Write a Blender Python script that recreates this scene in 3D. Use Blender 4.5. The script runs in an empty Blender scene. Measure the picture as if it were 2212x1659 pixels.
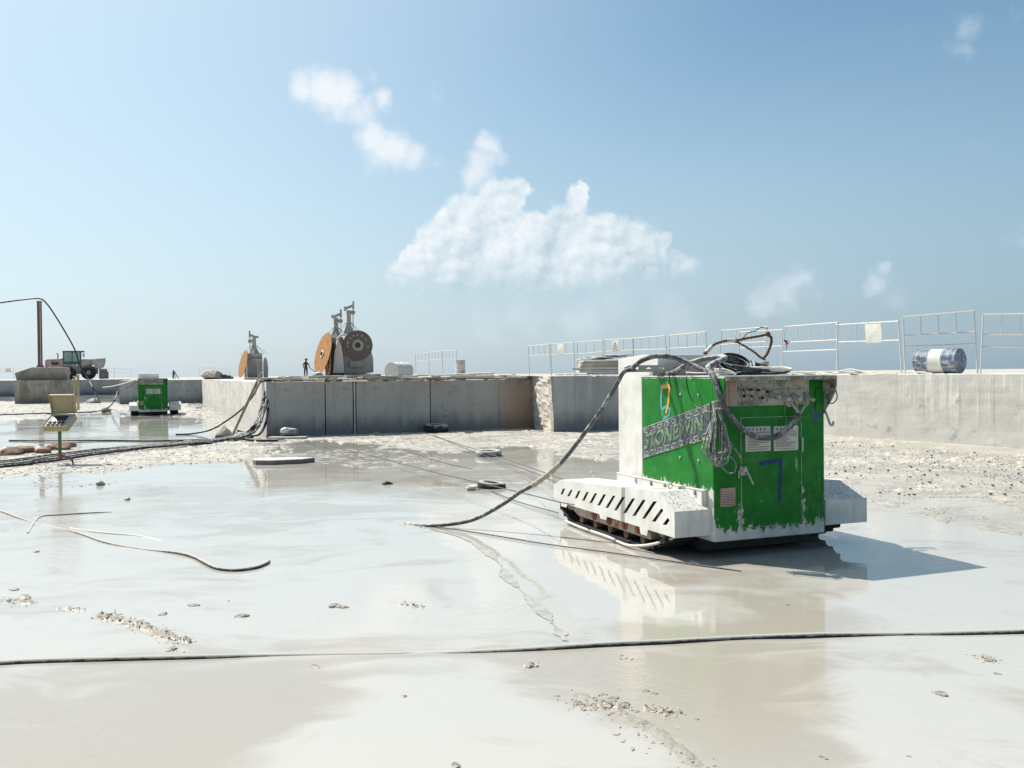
import bpy, bmesh, math, random
import numpy as np
from mathutils import Vector, Matrix

random.seed(7)
SC = bpy.context.scene
COL = SC.collection

# ------------------------------------------------------------------ camera geometry (photo measured on a 2212 x 1659 grid)
FPX, EYE = 1980.0, 1.6
PITCH, ROLL = math.atan(22 / FPX), 0.0102
_f = Vector((0, math.cos(PITCH), -math.sin(PITCH)))
_r0 = Vector((1, 0, 0))
_u0 = _r0.cross(_f)
_r = math.cos(ROLL) * _r0 - math.sin(ROLL) * _u0
_u = math.sin(ROLL) * _r0 + math.cos(ROLL) * _u0
CAMP = Vector((0, 0, EYE))


def ray(U, V):
    return _f + _r * ((U - 1106) / FPX) - _u * ((V - 829.5) / FPX)


def G(U, V, z=0.0):
    d = ray(U, V)
    return CAMP + d * ((z - EYE) / d.z)


def A(U, V, Y):
    d = ray(U, V)
    return CAMP + d * (Y / d.y)


ANG = math.radians(21.3)
EX = Vector((math.cos(ANG), math.sin(ANG), 0))
EY = Vector((-math.sin(ANG), math.cos(ANG), 0))


def L(x, y, z=0.0):                # quarry grid (saw cuts) -> world
    return EX * x + EY * y + Vector((0, 0, z))


cam = bpy.data.cameras.new('camera')
cam.sensor_width = 36
cam.lens = 36 * FPX / 2212
cam.clip_end = 20000
cam.clip_start = 0.05
co = bpy.data.objects.new('camera', cam)
COL.objects.link(co)
m = Matrix((_r, _u, -_f)).transposed().to_4x4()
m.translation = CAMP
co.matrix_world = m
SC.camera = co

# ------------------------------------------------------------------ node helper


class NT:
    def __init__(s, nt):
        s.nt = nt

    def new(s, t, inp=None, **at):
        n = s.nt.nodes.new(t)
        for k, v in at.items():
            setattr(n, k, v)
        for k, v in (inp or {}).items():
            s.put(n.inputs[k], v)
        return n

    def put(s, sock, v):
        if isinstance(v, bpy.types.NodeSocket):
            s.nt.links.new(v, sock)
        else:
            if hasattr(sock.default_value, '__len__') and not hasattr(v, '__len__'):
                v = [v] * len(sock.default_value)
            if hasattr(v, '__len__') and len(sock.default_value) == 4 and len(v) == 3:
                v = (*v, 1)
            sock.default_value = v

    def m(s, op, a, b=None, c=None, clamp=False):
        n = s.new('ShaderNodeMath', operation=op, use_clamp=clamp)
        for i, v in enumerate((a, b, c)):
            if v is not None:
                s.put(n.inputs[i], v)
        return n.outputs[0]

    def vm(s, op, a, b=None, sc=None):
        n = s.new('ShaderNodeVectorMath', operation=op)
        s.put(n.inputs[0], a)
        if b is not None:
            s.put(n.inputs[1], b)
        if sc is not None:
            s.put(n.inputs['Scale'], sc)
        return n.outputs['Value'] if op in ('DISTANCE', 'LENGTH', 'DOT_PRODUCT') else n.outputs['Vector']

    def mix(s, f, a, b, bt='MIX'):
        n = s.new('ShaderNodeMix', data_type='RGBA', blend_type=bt)
        s.put(n.inputs[0], f)
        s.put(n.inputs[6], a)
        s.put(n.inputs[7], b)
        return n.outputs[2]

    def noise(s, v, scale, detail=4, rough=0.55, dist=0.0, out='Fac'):
        n = s.new('ShaderNodeTexNoise', {'Scale': scale, 'Detail': detail, 'Roughness': rough, 'Distortion': dist})
        if v is not None:
            s.put(n.inputs['Vector'], v)
        return n.outputs[out]

    def step(s, v, a, b, c=0.0, d=1.0):
        n = s.new('ShaderNodeMapRange', {'From Min': a, 'From Max': b, 'To Min': c, 'To Max': d}, interpolation_type='SMOOTHSTEP')
        s.put(n.inputs['Value'], v)
        return n.outputs['Result']

    def sep(s, v):
        n = s.new('ShaderNodeSeparateXYZ')
        s.put(n.inputs[0], v)
        return n.outputs

    def scl(s, v, xyz):
        return s.vm('MULTIPLY', v, xyz)


MATS = {}


def mat(name, fn=None):
    """fn(n, P) gets the helper and the object coordinate; returns dict for the Principled node (Height -> bump)"""
    if name in MATS:
        return MATS[name]
    ma = bpy.data.materials.new(name)
    ma.use_nodes = True
    nt = ma.node_tree
    nt.nodes.clear()
    n = NT(nt)
    out = n.new('ShaderNodeOutputMaterial')
    b = n.new('ShaderNodeBsdfPrincipled')
    nt.links.new(b.outputs[0], out.inputs[0])
    tc = n.new('ShaderNodeTexCoord')
    d = fn(n, tc)
    h = d.pop('Height', None)
    hd = d.pop('Bump', 0.02)
    for k, v in d.items():
        n.put(b.inputs[k], v)
    if h is not None:
        bp = n.new('ShaderNodeBump', {'Strength': 1.0, 'Distance': hd, 'Height': h})
        nt.links.new(bp.outputs[0], b.inputs['Normal'])
    MATS[name] = ma
    return ma


def m_simple(name, c1, c2, scale=6, rough=0.6, metal=0.0, bump=0.0, contrast=(0.35, 0.65), r2=None, spec=0.5):
    def fn(n, tc):
        P = tc.outputs['Object']
        f = n.noise(P, scale, 6, 0.6)
        f2 = n.noise(P, scale * 7, 4, 0.6)
        k = n.step(n.m('ADD', n.m('MULTIPLY', f, 0.75), n.m('MULTIPLY', f2, 0.25)), *contrast)
        d = {'Base Color': n.mix(k, c1, c2), 'Metallic': metal, 'Specular IOR Level': spec,
             'Roughness': n.step(k, 0, 1, rough, rough if r2 is None else r2)}
        if bump:
            d['Height'] = n.m('ADD', f, n.m('MULTIPLY', f2, 0.4))
            d['Bump'] = bump
        return d
    return mat(name, fn)


def m_muddy(name, base, mud=(0.55, 0.52, 0.46), scale=9, amount=0.5, rough=0.55, metal=0.0, top=0.25):
    """paint / rubber splashed with pale stone slurry: more on upward faces"""
    def fn(n, tc):
        P = tc.outputs['Object']
        f = n.noise(P, scale, 8, 0.65)
        g = n.noise(P, scale * 6, 4, 0.6)
        nz = n.sep(tc.outputs['Normal'])[2]
        v = n.m('ADD', n.m('ADD', n.m('MULTIPLY', f, 0.7), n.m('MULTIPLY', g, 0.3)), n.m('MULTIPLY', n.m('MAXIMUM', nz, 0.0), top))
        k = n.step(v, 1 - amount - 0.07, 1 - amount + 0.09)
        return {'Base Color': n.mix(k, base, mud), 'Roughness': n.step(k, 0, 1, rough, 0.85), 'Metallic': n.m('MULTIPLY', n.m('SUBTRACT', 1.0, k), metal),
                'Height': n.m('ADD', n.m('MULTIPLY', k, 0.5), n.m('MULTIPLY', g, 0.3)), 'Bump': 0.004}
    return mat(name, fn)


def m_rust(name, base, amount=0.5, scale=5, rough=0.6, rust1=(0.16, 0.055, 0.02), rust2=(0.33, 0.13, 0.04)):
    def fn(n, tc):
        P = tc.outputs['Object']
        f = n.noise(P, scale, 8, 0.65)
        g = n.noise(P, scale * 5, 5, 0.6)
        st = n.noise(n.scl(P, (3, 3, 0.35)), scale, 5, 0.6)
        k = n.step(n.m('ADD', n.m('MULTIPLY', f, 0.5), n.m('MULTIPLY', st, 0.5)), 1 - amount - 0.1, 1 - amount + 0.12)
        rc = n.mix(n.step(g, 0.35, 0.65), rust1, rust2)
        return {'Base Color': n.mix(k, base, rc), 'Roughness': n.step(k, 0, 1, rough, 0.85), 'Height': n.m('ADD', n.m('MULTIPLY', k, 0.3), n.m('MULTIPLY', g, 0.4)), 'Bump': 0.004}
    return mat(name, fn)


# ------------------------------------------------------------------ mesh helper


class MB:
    def __init__(s):
        s.v, s.f, s.mi = [], [], []
        s.cur = 0

    def add(s, vs, fs):
        o = len(s.v)
        s.v += [Vector(p) for p in vs]
        s.f += [tuple(i + o for i in q) for q in fs]
        s.mi += [s.cur] * len(fs)
        return s

    def box(s, x0, x1, y0, y1, z0, z1):
        vs = [(x0, y0, z0), (x1, y0, z0), (x1, y1, z0), (x0, y1, z0), (x0, y0, z1), (x1, y0, z1), (x1, y1, z1), (x0, y1, z1)]
        return s.add(vs, [(3, 2, 1, 0), (4, 5, 6, 7), (0, 1, 5, 4), (1, 2, 6, 5), (2, 3, 7, 6), (3, 0, 4, 7)])

    def bar(s, p0, p1, w, h, up=(0, 0, 1)):
        p0, p1 = Vector(p0), Vector(p1)
        d = (p1 - p0).normalized()
        up = Vector(up)
        if abs(d.dot(up)) > 0.98:
            up = Vector((0, 1, 0)) if abs(d.y) < 0.9 else Vector((1, 0, 0))
        sx = d.cross(up).normalized() * (w / 2)
        sz = sx.cross(d).normalized() * (h / 2)
        vs = []
        for p in (p0, p1):
            vs += [p - sx - sz, p + sx - sz, p + sx + sz, p - sx + sz]
        return s.add(vs, [(0, 1, 2, 3), (7, 6, 5, 4), (0, 4, 5, 1), (1, 5, 6, 2), (2, 6, 7, 3), (3, 7, 4, 0)])

    def cyl(s, p0, p1, r0, r1=None, n=12, cap=True):
        r1 = r0 if r1 is None else r1
        return s.tube([p0, p1], [r0, r1], n, cap)

    def tube(s, pts, r, n=8, cap=True, closed=False):
        pts = [Vector(p) for p in pts]
        N = len(pts)
        rs = r if hasattr(r, '__len__') else [r] * N
        o = len(s.v)
        ref = None
        rings = []
        for i, p in enumerate(pts):
            if closed:
                t = pts[(i + 1) % N] - pts[i - 1]
            else:
                t = pts[min(i + 1, N - 1)] - pts[max(i - 1, 0)]
            if t.length < 1e-9:
                t = Vector((0, 0, 1))
            t.normalize()
            if ref is None:
                ref = Vector((0, 0, 1)) if abs(t.z) < 0.9 else Vector((1, 0, 0))
            a = (ref - t * ref.dot(t))
            if a.length < 1e-6:
                a = t.orthogonal()
            a.normalize()
            ref = a
            b = t.cross(a)
            for k in range(n):
                w = 2 * math.pi * k / n
                s.v.append(p + (a * math.cos(w) + b * math.sin(w)) * rs[i])
        M = N if closed else N - 1
        for i in range(M):
            j = (i + 1) % N
            for k in range(n):
                k2 = (k + 1) % n
                s.f.append((o + i * n + k, o + i * n + k2, o + j * n + k2, o + j * n + k))
                s.mi.append(s.cur)
        if cap and not closed:
            s.f.append(tuple(o + k for k in reversed(range(n))))
            s.f.append(tuple(o + (N - 1) * n + k for k in range(n)))
            s.mi += [s.cur, s.cur]
        return s

    def lathe(s, c, axis, prof, n=24):
        """prof = [(distance along axis, radius)]"""
        c, ax = Vector(c), Vector(axis).normalized()
        a = ax.orthogonal().normalized()
        b = ax.cross(a)
        o = len(s.v)
        for (t, r) in prof:
            for k in range(n):
                w = 2 * math.pi * k / n
                s.v.append(c + ax * t + (a * math.cos(w) + b * math.sin(w)) * max(r, 1e-4))
        for i in range(len(prof) - 1):
            for k in range(n):
                k2 = (k + 1) % n
                s.f.append((o + i * n + k, o + i * n + k2, o + (i + 1) * n + k2, o + (i + 1) * n + k))
                s.mi.append(s.cur)
        s.f.append(tuple(o + k for k in reversed(range(n))))
        s.f.append(tuple(o + (len(prof) - 1) * n + k for k in range(n)))
        s.mi += [s.cur, s.cur]
        return s

    def prism(s, pts, fmap, a, b):
        """2-D outline pts, fmap(u, v, t) -> point, from t=a to t=b"""
        n = len(pts)
        vs = [fmap(p[0], p[1], a) for p in pts] + [fmap(p[0], p[1], b) for p in pts]
        fs = [tuple(range(n))[::-1], tuple(range(n, 2 * n))] + [(i, (i + 1) % n, n + (i + 1) % n, n + i) for i in range(n)]
        return s.add(vs, fs)

    def build(s, name, mats, parent=None, loc=None, smooth=None, bevel=0.0, rotz=None):
        me = bpy.data.meshes.new(name)
        base = Vector(loc) if loc is not None else Vector()
        me.from_pydata([p - base for p in s.v], [], s.f)
        ml = mats if isinstance(mats, (list, tuple)) else [mats]
        for q in ml:
            me.materials.append(q)
        me.polygons.foreach_set('material_index', s.mi)
        bm = bmesh.new()
        bm.from_mesh(me)
        bmesh.ops.recalc_face_normals(bm, faces=bm.faces)
        bm.to_mesh(me)
        bm.free()
        if smooth:
            me.polygons.foreach_set('use_smooth', [True] * len(me.polygons))
            me.set_sharp_from_angle(angle=math.radians(smooth))
        me.update()
        o = bpy.data.objects.new(name, me)
        COL.objects.link(o)
        o.location = base
        if parent:
            o.parent = parent
        if bevel:
            bv = o.modifiers.new('bevel', 'BEVEL')
            bv.width = bevel
            bv.segments = 2
            bv.limit_method = 'ANGLE'
            bv.angle_limit = math.radians(35)
        return o


def plate(name, outline, holes, fmap, thick, mats, parent=None, bevel=0):
    """flat plate with real holes: 2-D curve fill, mapped by fmap(u, v, t)"""
    cu = bpy.data.curves.new(name, 'CURVE')
    cu.dimensions = '2D'
    cu.fill_mode = 'BOTH'
    for ring in [outline] + list(holes):
        sp = cu.splines.new('POLY')
        sp.points.add(len(ring) - 1)
        for p, q in zip(sp.points, ring):
            p.co = (q[0], q[1], 0, 1)
        sp.use_cyclic_u = True
    cu.extrude = thick / 2
    tmp = bpy.data.objects.new('tmp', cu)
    COL.objects.link(tmp)
    dg = bpy.context.evaluated_depsgraph_get()
    me = bpy.data.meshes.new_from_object(tmp.evaluated_get(dg))
    bpy.data.objects.remove(tmp)
    mb = MB()
    mb.add([fmap(v.co.x, v.co.y, v.co.z + thick / 2) for v in me.vertices], [tuple(p.vertices) for p in me.polygons])
    o = mb.build(name, mats, parent, bevel=bevel)
    bpy.data.meshes.remove(me)
    return o


def text_mesh(name, body, size, fmap, thick, mats, parent, shear=0.0, sx=1.0):
    cu = bpy.data.curves.new(name, 'FONT')
    cu.body = body
    cu.size = size
    cu.extrude = thick / 2
    cu.shear = shear
    cu.offset = 0.002
    cu.resolution_u = 3
    tmp = bpy.data.objects.new('tmp', cu)
    COL.objects.link(tmp)
    dg = bpy.context.evaluated_depsgraph_get()
    me = bpy.data.meshes.new_from_object(tmp.evaluated_get(dg))
    bpy.data.objects.remove(tmp)
    mb = MB()
    mb.add([fmap(v.co.x * sx, v.co.y, v.co.z) for v in me.vertices], [tuple(p.vertices) for p in me.polygons])
    o = mb.build(name, mats, parent)
    bpy.data.meshes.remove(me)
    return o


def tag(o, label, cat, group=None):
    o['label'] = label
    o['category'] = cat
    if group:
        o['group'] = group
    return o


def root(name, loc, rz=0.0, label=None, cat=None, group=None):
    o = bpy.data.objects.new(name, None)
    o.empty_display_size = 0.2
    COL.objects.link(o)
    o.location = loc
    o.rotation_euler = (0, 0, rz)
    tag(o, label, cat, group)
    return o


def struct(o, kind='structure'):
    o['kind'] = kind
    return o


def copy_tree(o, parent=None, skip=()):
    c = o.copy()
    COL.objects.link(c)
    c.parent = parent
    for ch in list(o.children):
        if ch.name.split('.')[0] not in skip:
            copy_tree(ch, c, skip)
    return c


def spline(pts, k=6):
    """Catmull-Rom through points"""
    pts = [Vector(p) for p in pts]
    out = []
    n = len(pts)
    for i in range(n - 1):
        p0, p1, p2, p3 = pts[max(i - 1, 0)], pts[i], pts[i + 1], pts[min(i + 2, n - 1)]
        for j in range(k):
            t = j / k
            out.append(0.5 * ((2 * p1) + (p2 - p0) * t + (2 * p0 - 5 * p1 + 4 * p2 - p3) * t * t + (3 * p1 - p0 - 3 * p2 + p3) * t ** 3))
    out.append(pts[-1])
    return out


def cable(name, pts, r, ma, label, cat, group=None, k=6, n=8, wob=0.0):
    q = spline(pts, k)
    if wob:
        q = [p + Vector((random.uniform(-wob, wob), random.uniform(-wob, wob), random.uniform(0, wob * .5))) for p in q]
        q = spline(q, 2)
    o = MB().tube(q, r, n).build(name, ma, loc=q[0], smooth=60)
    return tag(o, label, cat, group)


def rock_mb(c, sx, sy, sz, seed, sub=2, cuts=9):
    rnd = random.Random(seed)
    bm = bmesh.new()
    bmesh.ops.create_icosphere(bm, subdivisions=sub, radius=1)
    for _ in range(cuts):
        nrm = Vector((rnd.gauss(0, 1), rnd.gauss(0, 1), rnd.gauss(0, 1))).normalized()
        d = rnd.uniform(0.55, 0.85)
        for v in bm.verts:
            e = v.co.dot(nrm) - d
            if e > 0:
                v.co -= nrm * e
    rz = Matrix.Rotation(rnd.uniform(0, 6.28), 3, 'Z')
    for v in bm.verts:
        v.co += Vector((rnd.uniform(-.03, .03), rnd.uniform(-.03, .03), rnd.uniform(-.03, .03)))
        v.co = rz @ Vector((v.co.x * sx, v.co.y * sy, v.co.z * sz))
    mb = MB()
    bm.verts.ensure_lookup_table()
    mb.add([v.co + Vector(c) for v in bm.verts], [tuple(v.index for v in f.verts) for f in bm.faces])
    bm.free()
    return mb


# ------------------------------------------------------------------ numpy noise for the terrain
_rs = np.random.RandomState(3)
_perm = _rs.permutation(512)
_grad = _rs.uniform(-1, 1, (512, 2))


def pn(x, y):
    xi, yi = np.floor(x).astype(int), np.floor(y).astype(int)
    xf, yf = x - xi, y - yi

    def g(ix, iy, dx, dy):
        h = _perm[(_perm[ix & 511] + iy) & 511]
        return _grad[h, 0] * dx + _grad[h, 1] * dy
    u = xf * xf * xf * (xf * (xf * 6 - 15) + 10)
    v = yf * yf * yf * (yf * (yf * 6 - 15) + 10)
    a = g(xi, yi, xf, yf) * (1 - u) + g(xi + 1, yi, xf - 1, yf) * u
    b = g(xi, yi + 1, xf, yf - 1) * (1 - u) + g(xi + 1, yi + 1, xf - 1, yf - 1) * u
    return a * (1 - v) + b * v


def fbm(x, y, o=4, gain=0.5):
    s, a, t = 0, 1, 0
    for _ in range(o):
        s = s + a * pn(x, y)
        t += a
        a *= gain
        x, y = x * 2.03 + 17.1, y * 2.03 + 5.3
    return s / t * 1.8


def sdist(px, py, poly):
    """signed distance to polygon, positive inside"""
    d = np.full(px.shape, 1e9)
    ins = np.zeros(px.shape, bool)
    n = len(poly)
    for i in range(n):
        ax, ay = poly[i][0], poly[i][1]
        bx, by = poly[(i + 1) % n][0], poly[(i + 1) % n][1]
        ex, ey = bx - ax, by - ay
        t = np.clip(((px - ax) * ex + (py - ay) * ey) / (ex * ex + ey * ey + 1e-12), 0, 1)
        d = np.minimum(d, np.hypot(px - ax - t * ex, py - ay - t * ey))
        if abs(by - ay) > 1e-12:
            c = ((ay > py) != (by > py)) & (px < (bx - ax) * (py - ay) / (by - ay) + ax)
            ins ^= c
    return np.where(ins, d, -d)


def ldist(px, py, line):
    d = np.full(px.shape, 1e9)
    for i in range(len(line) - 1):
        ax, ay = line[i][0], line[i][1]
        ex, ey = line[i + 1][0] - ax, line[i + 1][1] - ay
        t = np.clip(((px - ax) * ex + (py - ay) * ey) / (ex * ex + ey * ey + 1e-12), 0, 1)
        d = np.minimum(d, np.hypot(px - ax - t * ex, py - ay - t * ey))
    return d


# ------------------------------------------------------------------ ground: wet stone slurry over a sawn quarry floor


def m_mud(n, tc):
    P = tc.outputs['Object']
    z = n.sep(P)[2]
    f = n.noise(P, 1.3, 7, 0.62)
    g = n.noise(P, 14, 6, 0.65)
    h = n.noise(P, 60, 3, 0.6)
    dry = n.step(n.m('ADD', z, n.m('MULTIPLY', n.m('SUBTRACT', g, 0.5), 0.03)), -0.004, 0.022)
    c = n.mix(n.step(f, 0.35, 0.68), (0.40, 0.365, 0.305), (0.50, 0.465, 0.40))
    c = n.mix(n.step(g, 0.52, 0.72), c, (0.30, 0.265, 0.215))
    c = n.mix(n.m('SUBTRACT', 1.0, dry), c, (0.30, 0.28, 0.245))
    c = n.mix(n.m('MULTIPLY', n.step(n.sep(P)[1], 9.5, 8.0), 0.75), c, n.mix(n.step(g, .4, .65), (0.36, 0.325, 0.27), (0.24, 0.21, 0.17)))
    return {'Base Color': c, 'Roughness': n.step(dry, 0, 1, 0.32, 0.85),
            'Height': n.m('ADD', n.m('MULTIPLY', g, 0.8), n.m('MULTIPLY', h, 0.3)), 'Bump': 0.012}


def m_slurry(n, tc):
    P = tc.outputs['Object']
    w = n.vm('ADD', P, n.vm('SCALE', n.vm('SUBTRACT', n.noise(P, 0.5, 3, 0.5, out='Color'), (.5, .5, .5)), sc=1.6))
    f = n.noise(w, 0.42, 6, 0.55)
    s = n.noise(n.scl(w, (1.0, 2.3, 1)), 1.1, 7, 0.6, 0.8)
    k = n.m('ADD', n.m('MULTIPLY', f, 0.6), n.m('MULTIPLY', s, 0.4))
    for (u_, v_, r_, a_) in ((250, 1560, 1.0, .10), (1560, 1500, .75, .10), (1620, 1600, .5, .12), (1660, 1310, 1.0, .05), (1300, 1470, .6, .08), (900, 960, 3.0, .12), (1950, 1560, .8, -.12), (800, 1580, .6, -.08), (900, 1250, 1.6, -.08), (2000, 1300, 1.2, -.05)):
        c_ = G(u_, v_)
        k = n.m('ADD', k, n.step(n.vm('DISTANCE', w, (c_.x, c_.y, 0)), r_ * 1.25, r_ * .5, 0.0, -a_))
    k = n.step(k, 0.41, 0.55)
    c = n.mix(k, (0.34, 0.31, 0.262), (0.43, 0.414, 0.376))
    edge = n.step(n.m('ABSOLUTE', n.m('SUBTRACT', n.noise(w, 1.3, 6, 0.6), 0.5)), 0.0, 0.016, 1, 0)
    c = n.mix(n.m('MULTIPLY', n.m('MULTIPLY', edge, n.step(n.noise(w, 0.6, 4, .6), .5, .62)), 0.22), c, (0.27, 0.25, 0.21))
    rk = n.step(n.noise(w, 0.33, 5, 0.6), 0.46, 0.66)
    y = n.sep(P)[1]
    near = n.step(y, 7.5, 4.0)
    rough = n.m('ADD', n.m('MULTIPLY_ADD', rk, 0.11, 0.02), n.m('MULTIPLY', near, 0.10))
    b1 = n.noise(n.scl(P, (1, 1, 1)), 2.2, 3, 0.5)
    b2 = n.noise(n.scl(P, (1, 1.6, 1)), 11, 3, 0.5)
    rip = n.step(n.noise(P, 0.30, 2, 0.5), 0.48, 0.62)
    return {'Base Color': c, 'Roughness': rough, 'IOR': 1.48, 'Height': n.m('ADD', n.m('MULTIPLY', b1, 0.22), n.m('MULTIPLY', n.m('MULTIPLY', b2, rip), 0.35)), 'Bump': 0.012}


MUD = mat('dry_slurry_mud', m_mud)
SLURRY = mat('wet_slurry', m_slurry)


def gp(lst):
    return [tuple(G(u, v)[:2]) for u, v in lst]


DRY = [gp([(-200, 1046), (40, 1034), (150, 1026), (200, 1030), (330, 1010), (560, 1000), (640, 978), (600, 948), (470, 952), (300, 960), (150, 964), (0, 962), (-200, 965)]),
       gp([(-400, 918), (0, 910), (150, 905), (230, 893), (255, 905), (300, 900), (400, 905), (430, 925), (470, 940), (575, 952), (577, 944.5), (455, 869), (250, 868), (-400, 860)]),
       gp([(577, 940), (1170, 922), (1190, 930), (1400, 925), (1420, 975), (1340, 1000), (1250, 996), (1180, 985), (1110, 968), (1000, 985), (880, 978), (760, 962), (680, 955), (620, 968), (540, 985)]),
       gp([(1700, 925), (2400, 975), (2750, 1160), (2212, 1118), (2100, 1085), (1960, 1078), (1850, 1060), (1760, 1040), (1690, 1030)])]
HALF = [gp([(560, 975), (860, 965), (1010, 990), (1000, 1010), (900, 1022), (760, 1012), (650, 1000), (560, 1004)]),
        gp([(1840, 1068), (1990, 1085), (2110, 1096), (2230, 1130), (2230, 1165), (2060, 1140), (1900, 1100)]),
        gp([(0, 1000), (200, 1040), (380, 1030), (430, 1018), (240, 1050), (60, 1060)])]
RIDGE = [(gp([(215, 1330), (262, 1340), (320, 1358), (372, 1378), (408, 1388)]), 0.055, 0.075), (gp([(-30, 1300), (30, 1298), (66, 1304)]), 0.06, 0.055),
         (gp([(118, 1314), (150, 1316), (185, 1320)]), 0.035, 0.03), (gp([(1236, 1525), (1300, 1522), (1350, 1528)]), 0.05, 0.05), (gp([(1395, 1532), (1465, 1540)]), 0.04, 0.04),
         (gp([(1135, 1438), (1155, 1440)]), 0.035, 0.035), (gp([(2110, 1418), (2155, 1428)]), 0.045, 0.035), (gp([(865, 1304), (915, 1312)]), 0.03, 0.035), (gp([(715, 1309), (740, 1311)]), 0.03, 0.04),
         (gp([(1250, 1500), (1420, 1580), (1500, 1650)]), 0.15, 0.006), (gp([(2020, 1497), (2045, 1503)]), 0.03, 0.03), (gp([(920, 1140), (870, 1132)]), 0.05, 0.02),
         (gp([(1330, 1418), (1370, 1424)]), 0.03, 0.018), (gp([(365, 1402), (375, 1408)]), 0.03, 0.03)]


def heights(x, y):
    big = fbm(x * .9 + 3, y * .9, 4)
    mid = fbm(x * 2.6, y * 2.6 + 9, 5, 0.55)
    fin = fbm(x * 9, y * 9 + 4, 3, 0.6)
    dry = np.full(x.shape, -1.0)
    for poly in DRY:
        d = sdist(x, y, poly)
        dist = np.hypot(x, y)
        dry = np.maximum(dry, np.clip((d + 0.035 * dist * mid * 1.1) / (0.03 * dist), -1, 1))
    half = np.zeros(x.shape)
    for poly in HALF:
        d = sdist(x, y, poly)
        half = np.maximum(half, np.clip(d / (0.02 * np.hypot(x, y)) + .5, 0, 1))
    s = dry * 0.5 + 0.5
    xr, yr = x * .93 + y * .36, -x * .36 + y * .93
    furrow = fbm(xr * 1.3 + 4, yr * 6.0, 4, 0.6)
    clod = np.clip(fbm(x * 3.6 + 9, y * 5.5, 5, .65) - .16, 0, .6)
    patch = np.clip(fbm(x * .35 + 2, y * .35 + 7, 3) * 2 + .45, 0, 1)
    h = -0.045 + s * (0.052 + 0.010 * big + 0.008 * mid + 0.016 * furrow * patch + 0.006 * fin) + s * (patch * .85 + .15) * 0.16 * clod
    h = np.maximum(h, -0.045 + half * (0.043 + 0.020 * (mid + 0.6 * fin)))
    for line, w, a in RIDGE:
        d = ldist(x, y, line)
        e = np.exp(-(d / w) ** 2)
        h = np.maximum(h, -0.045 + e * (0.047 + a * (0.2 + 0.75 * np.clip(fin * .7 + .4 * mid + fbm(x * 24 + 3, y * 40, 4, .65), -.4, 1.2))))
    return h


def polar_sheet(name, ths, rad, fn, ma):
    T, R = np.meshgrid(ths, rad)
    x, y = R * np.sin(T), R * np.cos(T)
    z = fn(x, y)
    nv = x.size
    me = bpy.data.meshes.new(name)
    nr, nt_ = x.shape
    idx = np.arange(nv).reshape(nr, nt_)
    q = np.stack([idx[:-1, :-1], idx[:-1, 1:], idx[1:, 1:], idx[1:, :-1]], -1)[:, :, ::-1].reshape(-1, 4)
    me.vertices.add(nv)
    me.vertices.foreach_set('co', np.stack([x, y, z], -1).astype(np.float32).ravel())
    me.loops.add(q.size)
    me.loops.foreach_set('vertex_index', q.astype(np.int32).ravel())
    me.polygons.add(len(q))
    me.polygons.foreach_set('loop_start', np.arange(0, q.size, 4, dtype=np.int32))
    me.polygons.foreach_set('loop_total', np.full(len(q), 4, np.int32))
    me.materials.append(ma)
    me.update(calc_edges=True)
    me.polygons.foreach_set('use_smooth', np.ones(len(q), bool))
    bm = bmesh.new()
    bm.from_mesh(me)
    bmesh.ops.remove_doubles(bm, verts=[v for v in bm.verts if False], dist=1e-5)
    bmesh.ops.recalc_face_normals(bm, faces=bm.faces)
    bm.to_mesh(me)
    bm.free()
    o = bpy.data.objects.new(name, me)
    COL.objects.link(o)
    if me.polygons[len(me.polygons) // 2].normal.z < 0:
        me.flip_normals()
    return o


dense = np.linspace(-math.radians(36), math.radians(36), 760)
ths = np.concatenate([np.linspace(-math.pi, -math.radians(36), 60)[:-1], dense, np.linspace(math.radians(36), math.pi, 60)[1:]])
rad = np.concatenate([[0.02, 0.5, 1.2, 2.0], np.geomspace(2.6, 75, 560), np.geomspace(80, 6000, 18)])


def gfn(x, y):
    h = heights(x, y)
    r = np.hypot(x, y)
    return np.where(r > 95, -0.05, h)


struct(polar_sheet('ground', ths, rad, gfn, MUD))
ring = 96
wv = [(120 * math.sin(2 * math.pi * i / ring), 120 * math.cos(2 * math.pi * i / ring), 0) for i in range(ring)]
wm = MB().add(wv, [tuple(range(ring))[::-1]])
w_o = wm.build('water', SLURRY)
if w_o.data.polygons[0].normal.z < 0:
    w_o.data.flip_normals()
struct(w_o)
# faint dragged trail across the slurry film
tq = spline([G(u, v, .004) for u, v in ((930, 1142), (985, 1156), (1040, 1182), (1078, 1215), (1095, 1245), (1130, 1280), (1175, 1325), (1205, 1360), (1222, 1385))], 10)
mb = MB()
rnd = random.Random(8)
for i, p in enumerate(tq):
    w_ = (.028 + .022 * math.sin(i * .35) + rnd.uniform(-.012, .012)) * (1 if 3 < i < len(tq) - 6 else .35)
    mb.v += [p + Vector((-w_, rnd.uniform(-.02, .02), 0)), p + Vector((w_, rnd.uniform(-.02, .02), 0))]
for i in range(len(tq) - 1):
    mb.f.append((2 * i, 2 * i + 1, 2 * i + 3, 2 * i + 2))
    mb.mi.append(0)
TRAILM = mat('dragged_slurry', lambda n, tc: {'Base Color': n.mix(n.step(n.noise(tc.outputs['Object'], 6, 5, .6), .4, .6), (0.33, 0.305, 0.255), (0.41, 0.39, 0.34)), 'Roughness': 0.16, 'IOR': 1.48})
o = mb.build('slurry_trail', TRAILM)
if o.data.polygons[0].normal.z < 0:
    o.data.flip_normals()
struct(o)
# ------------------------------------------------------------------ granite benches


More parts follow.
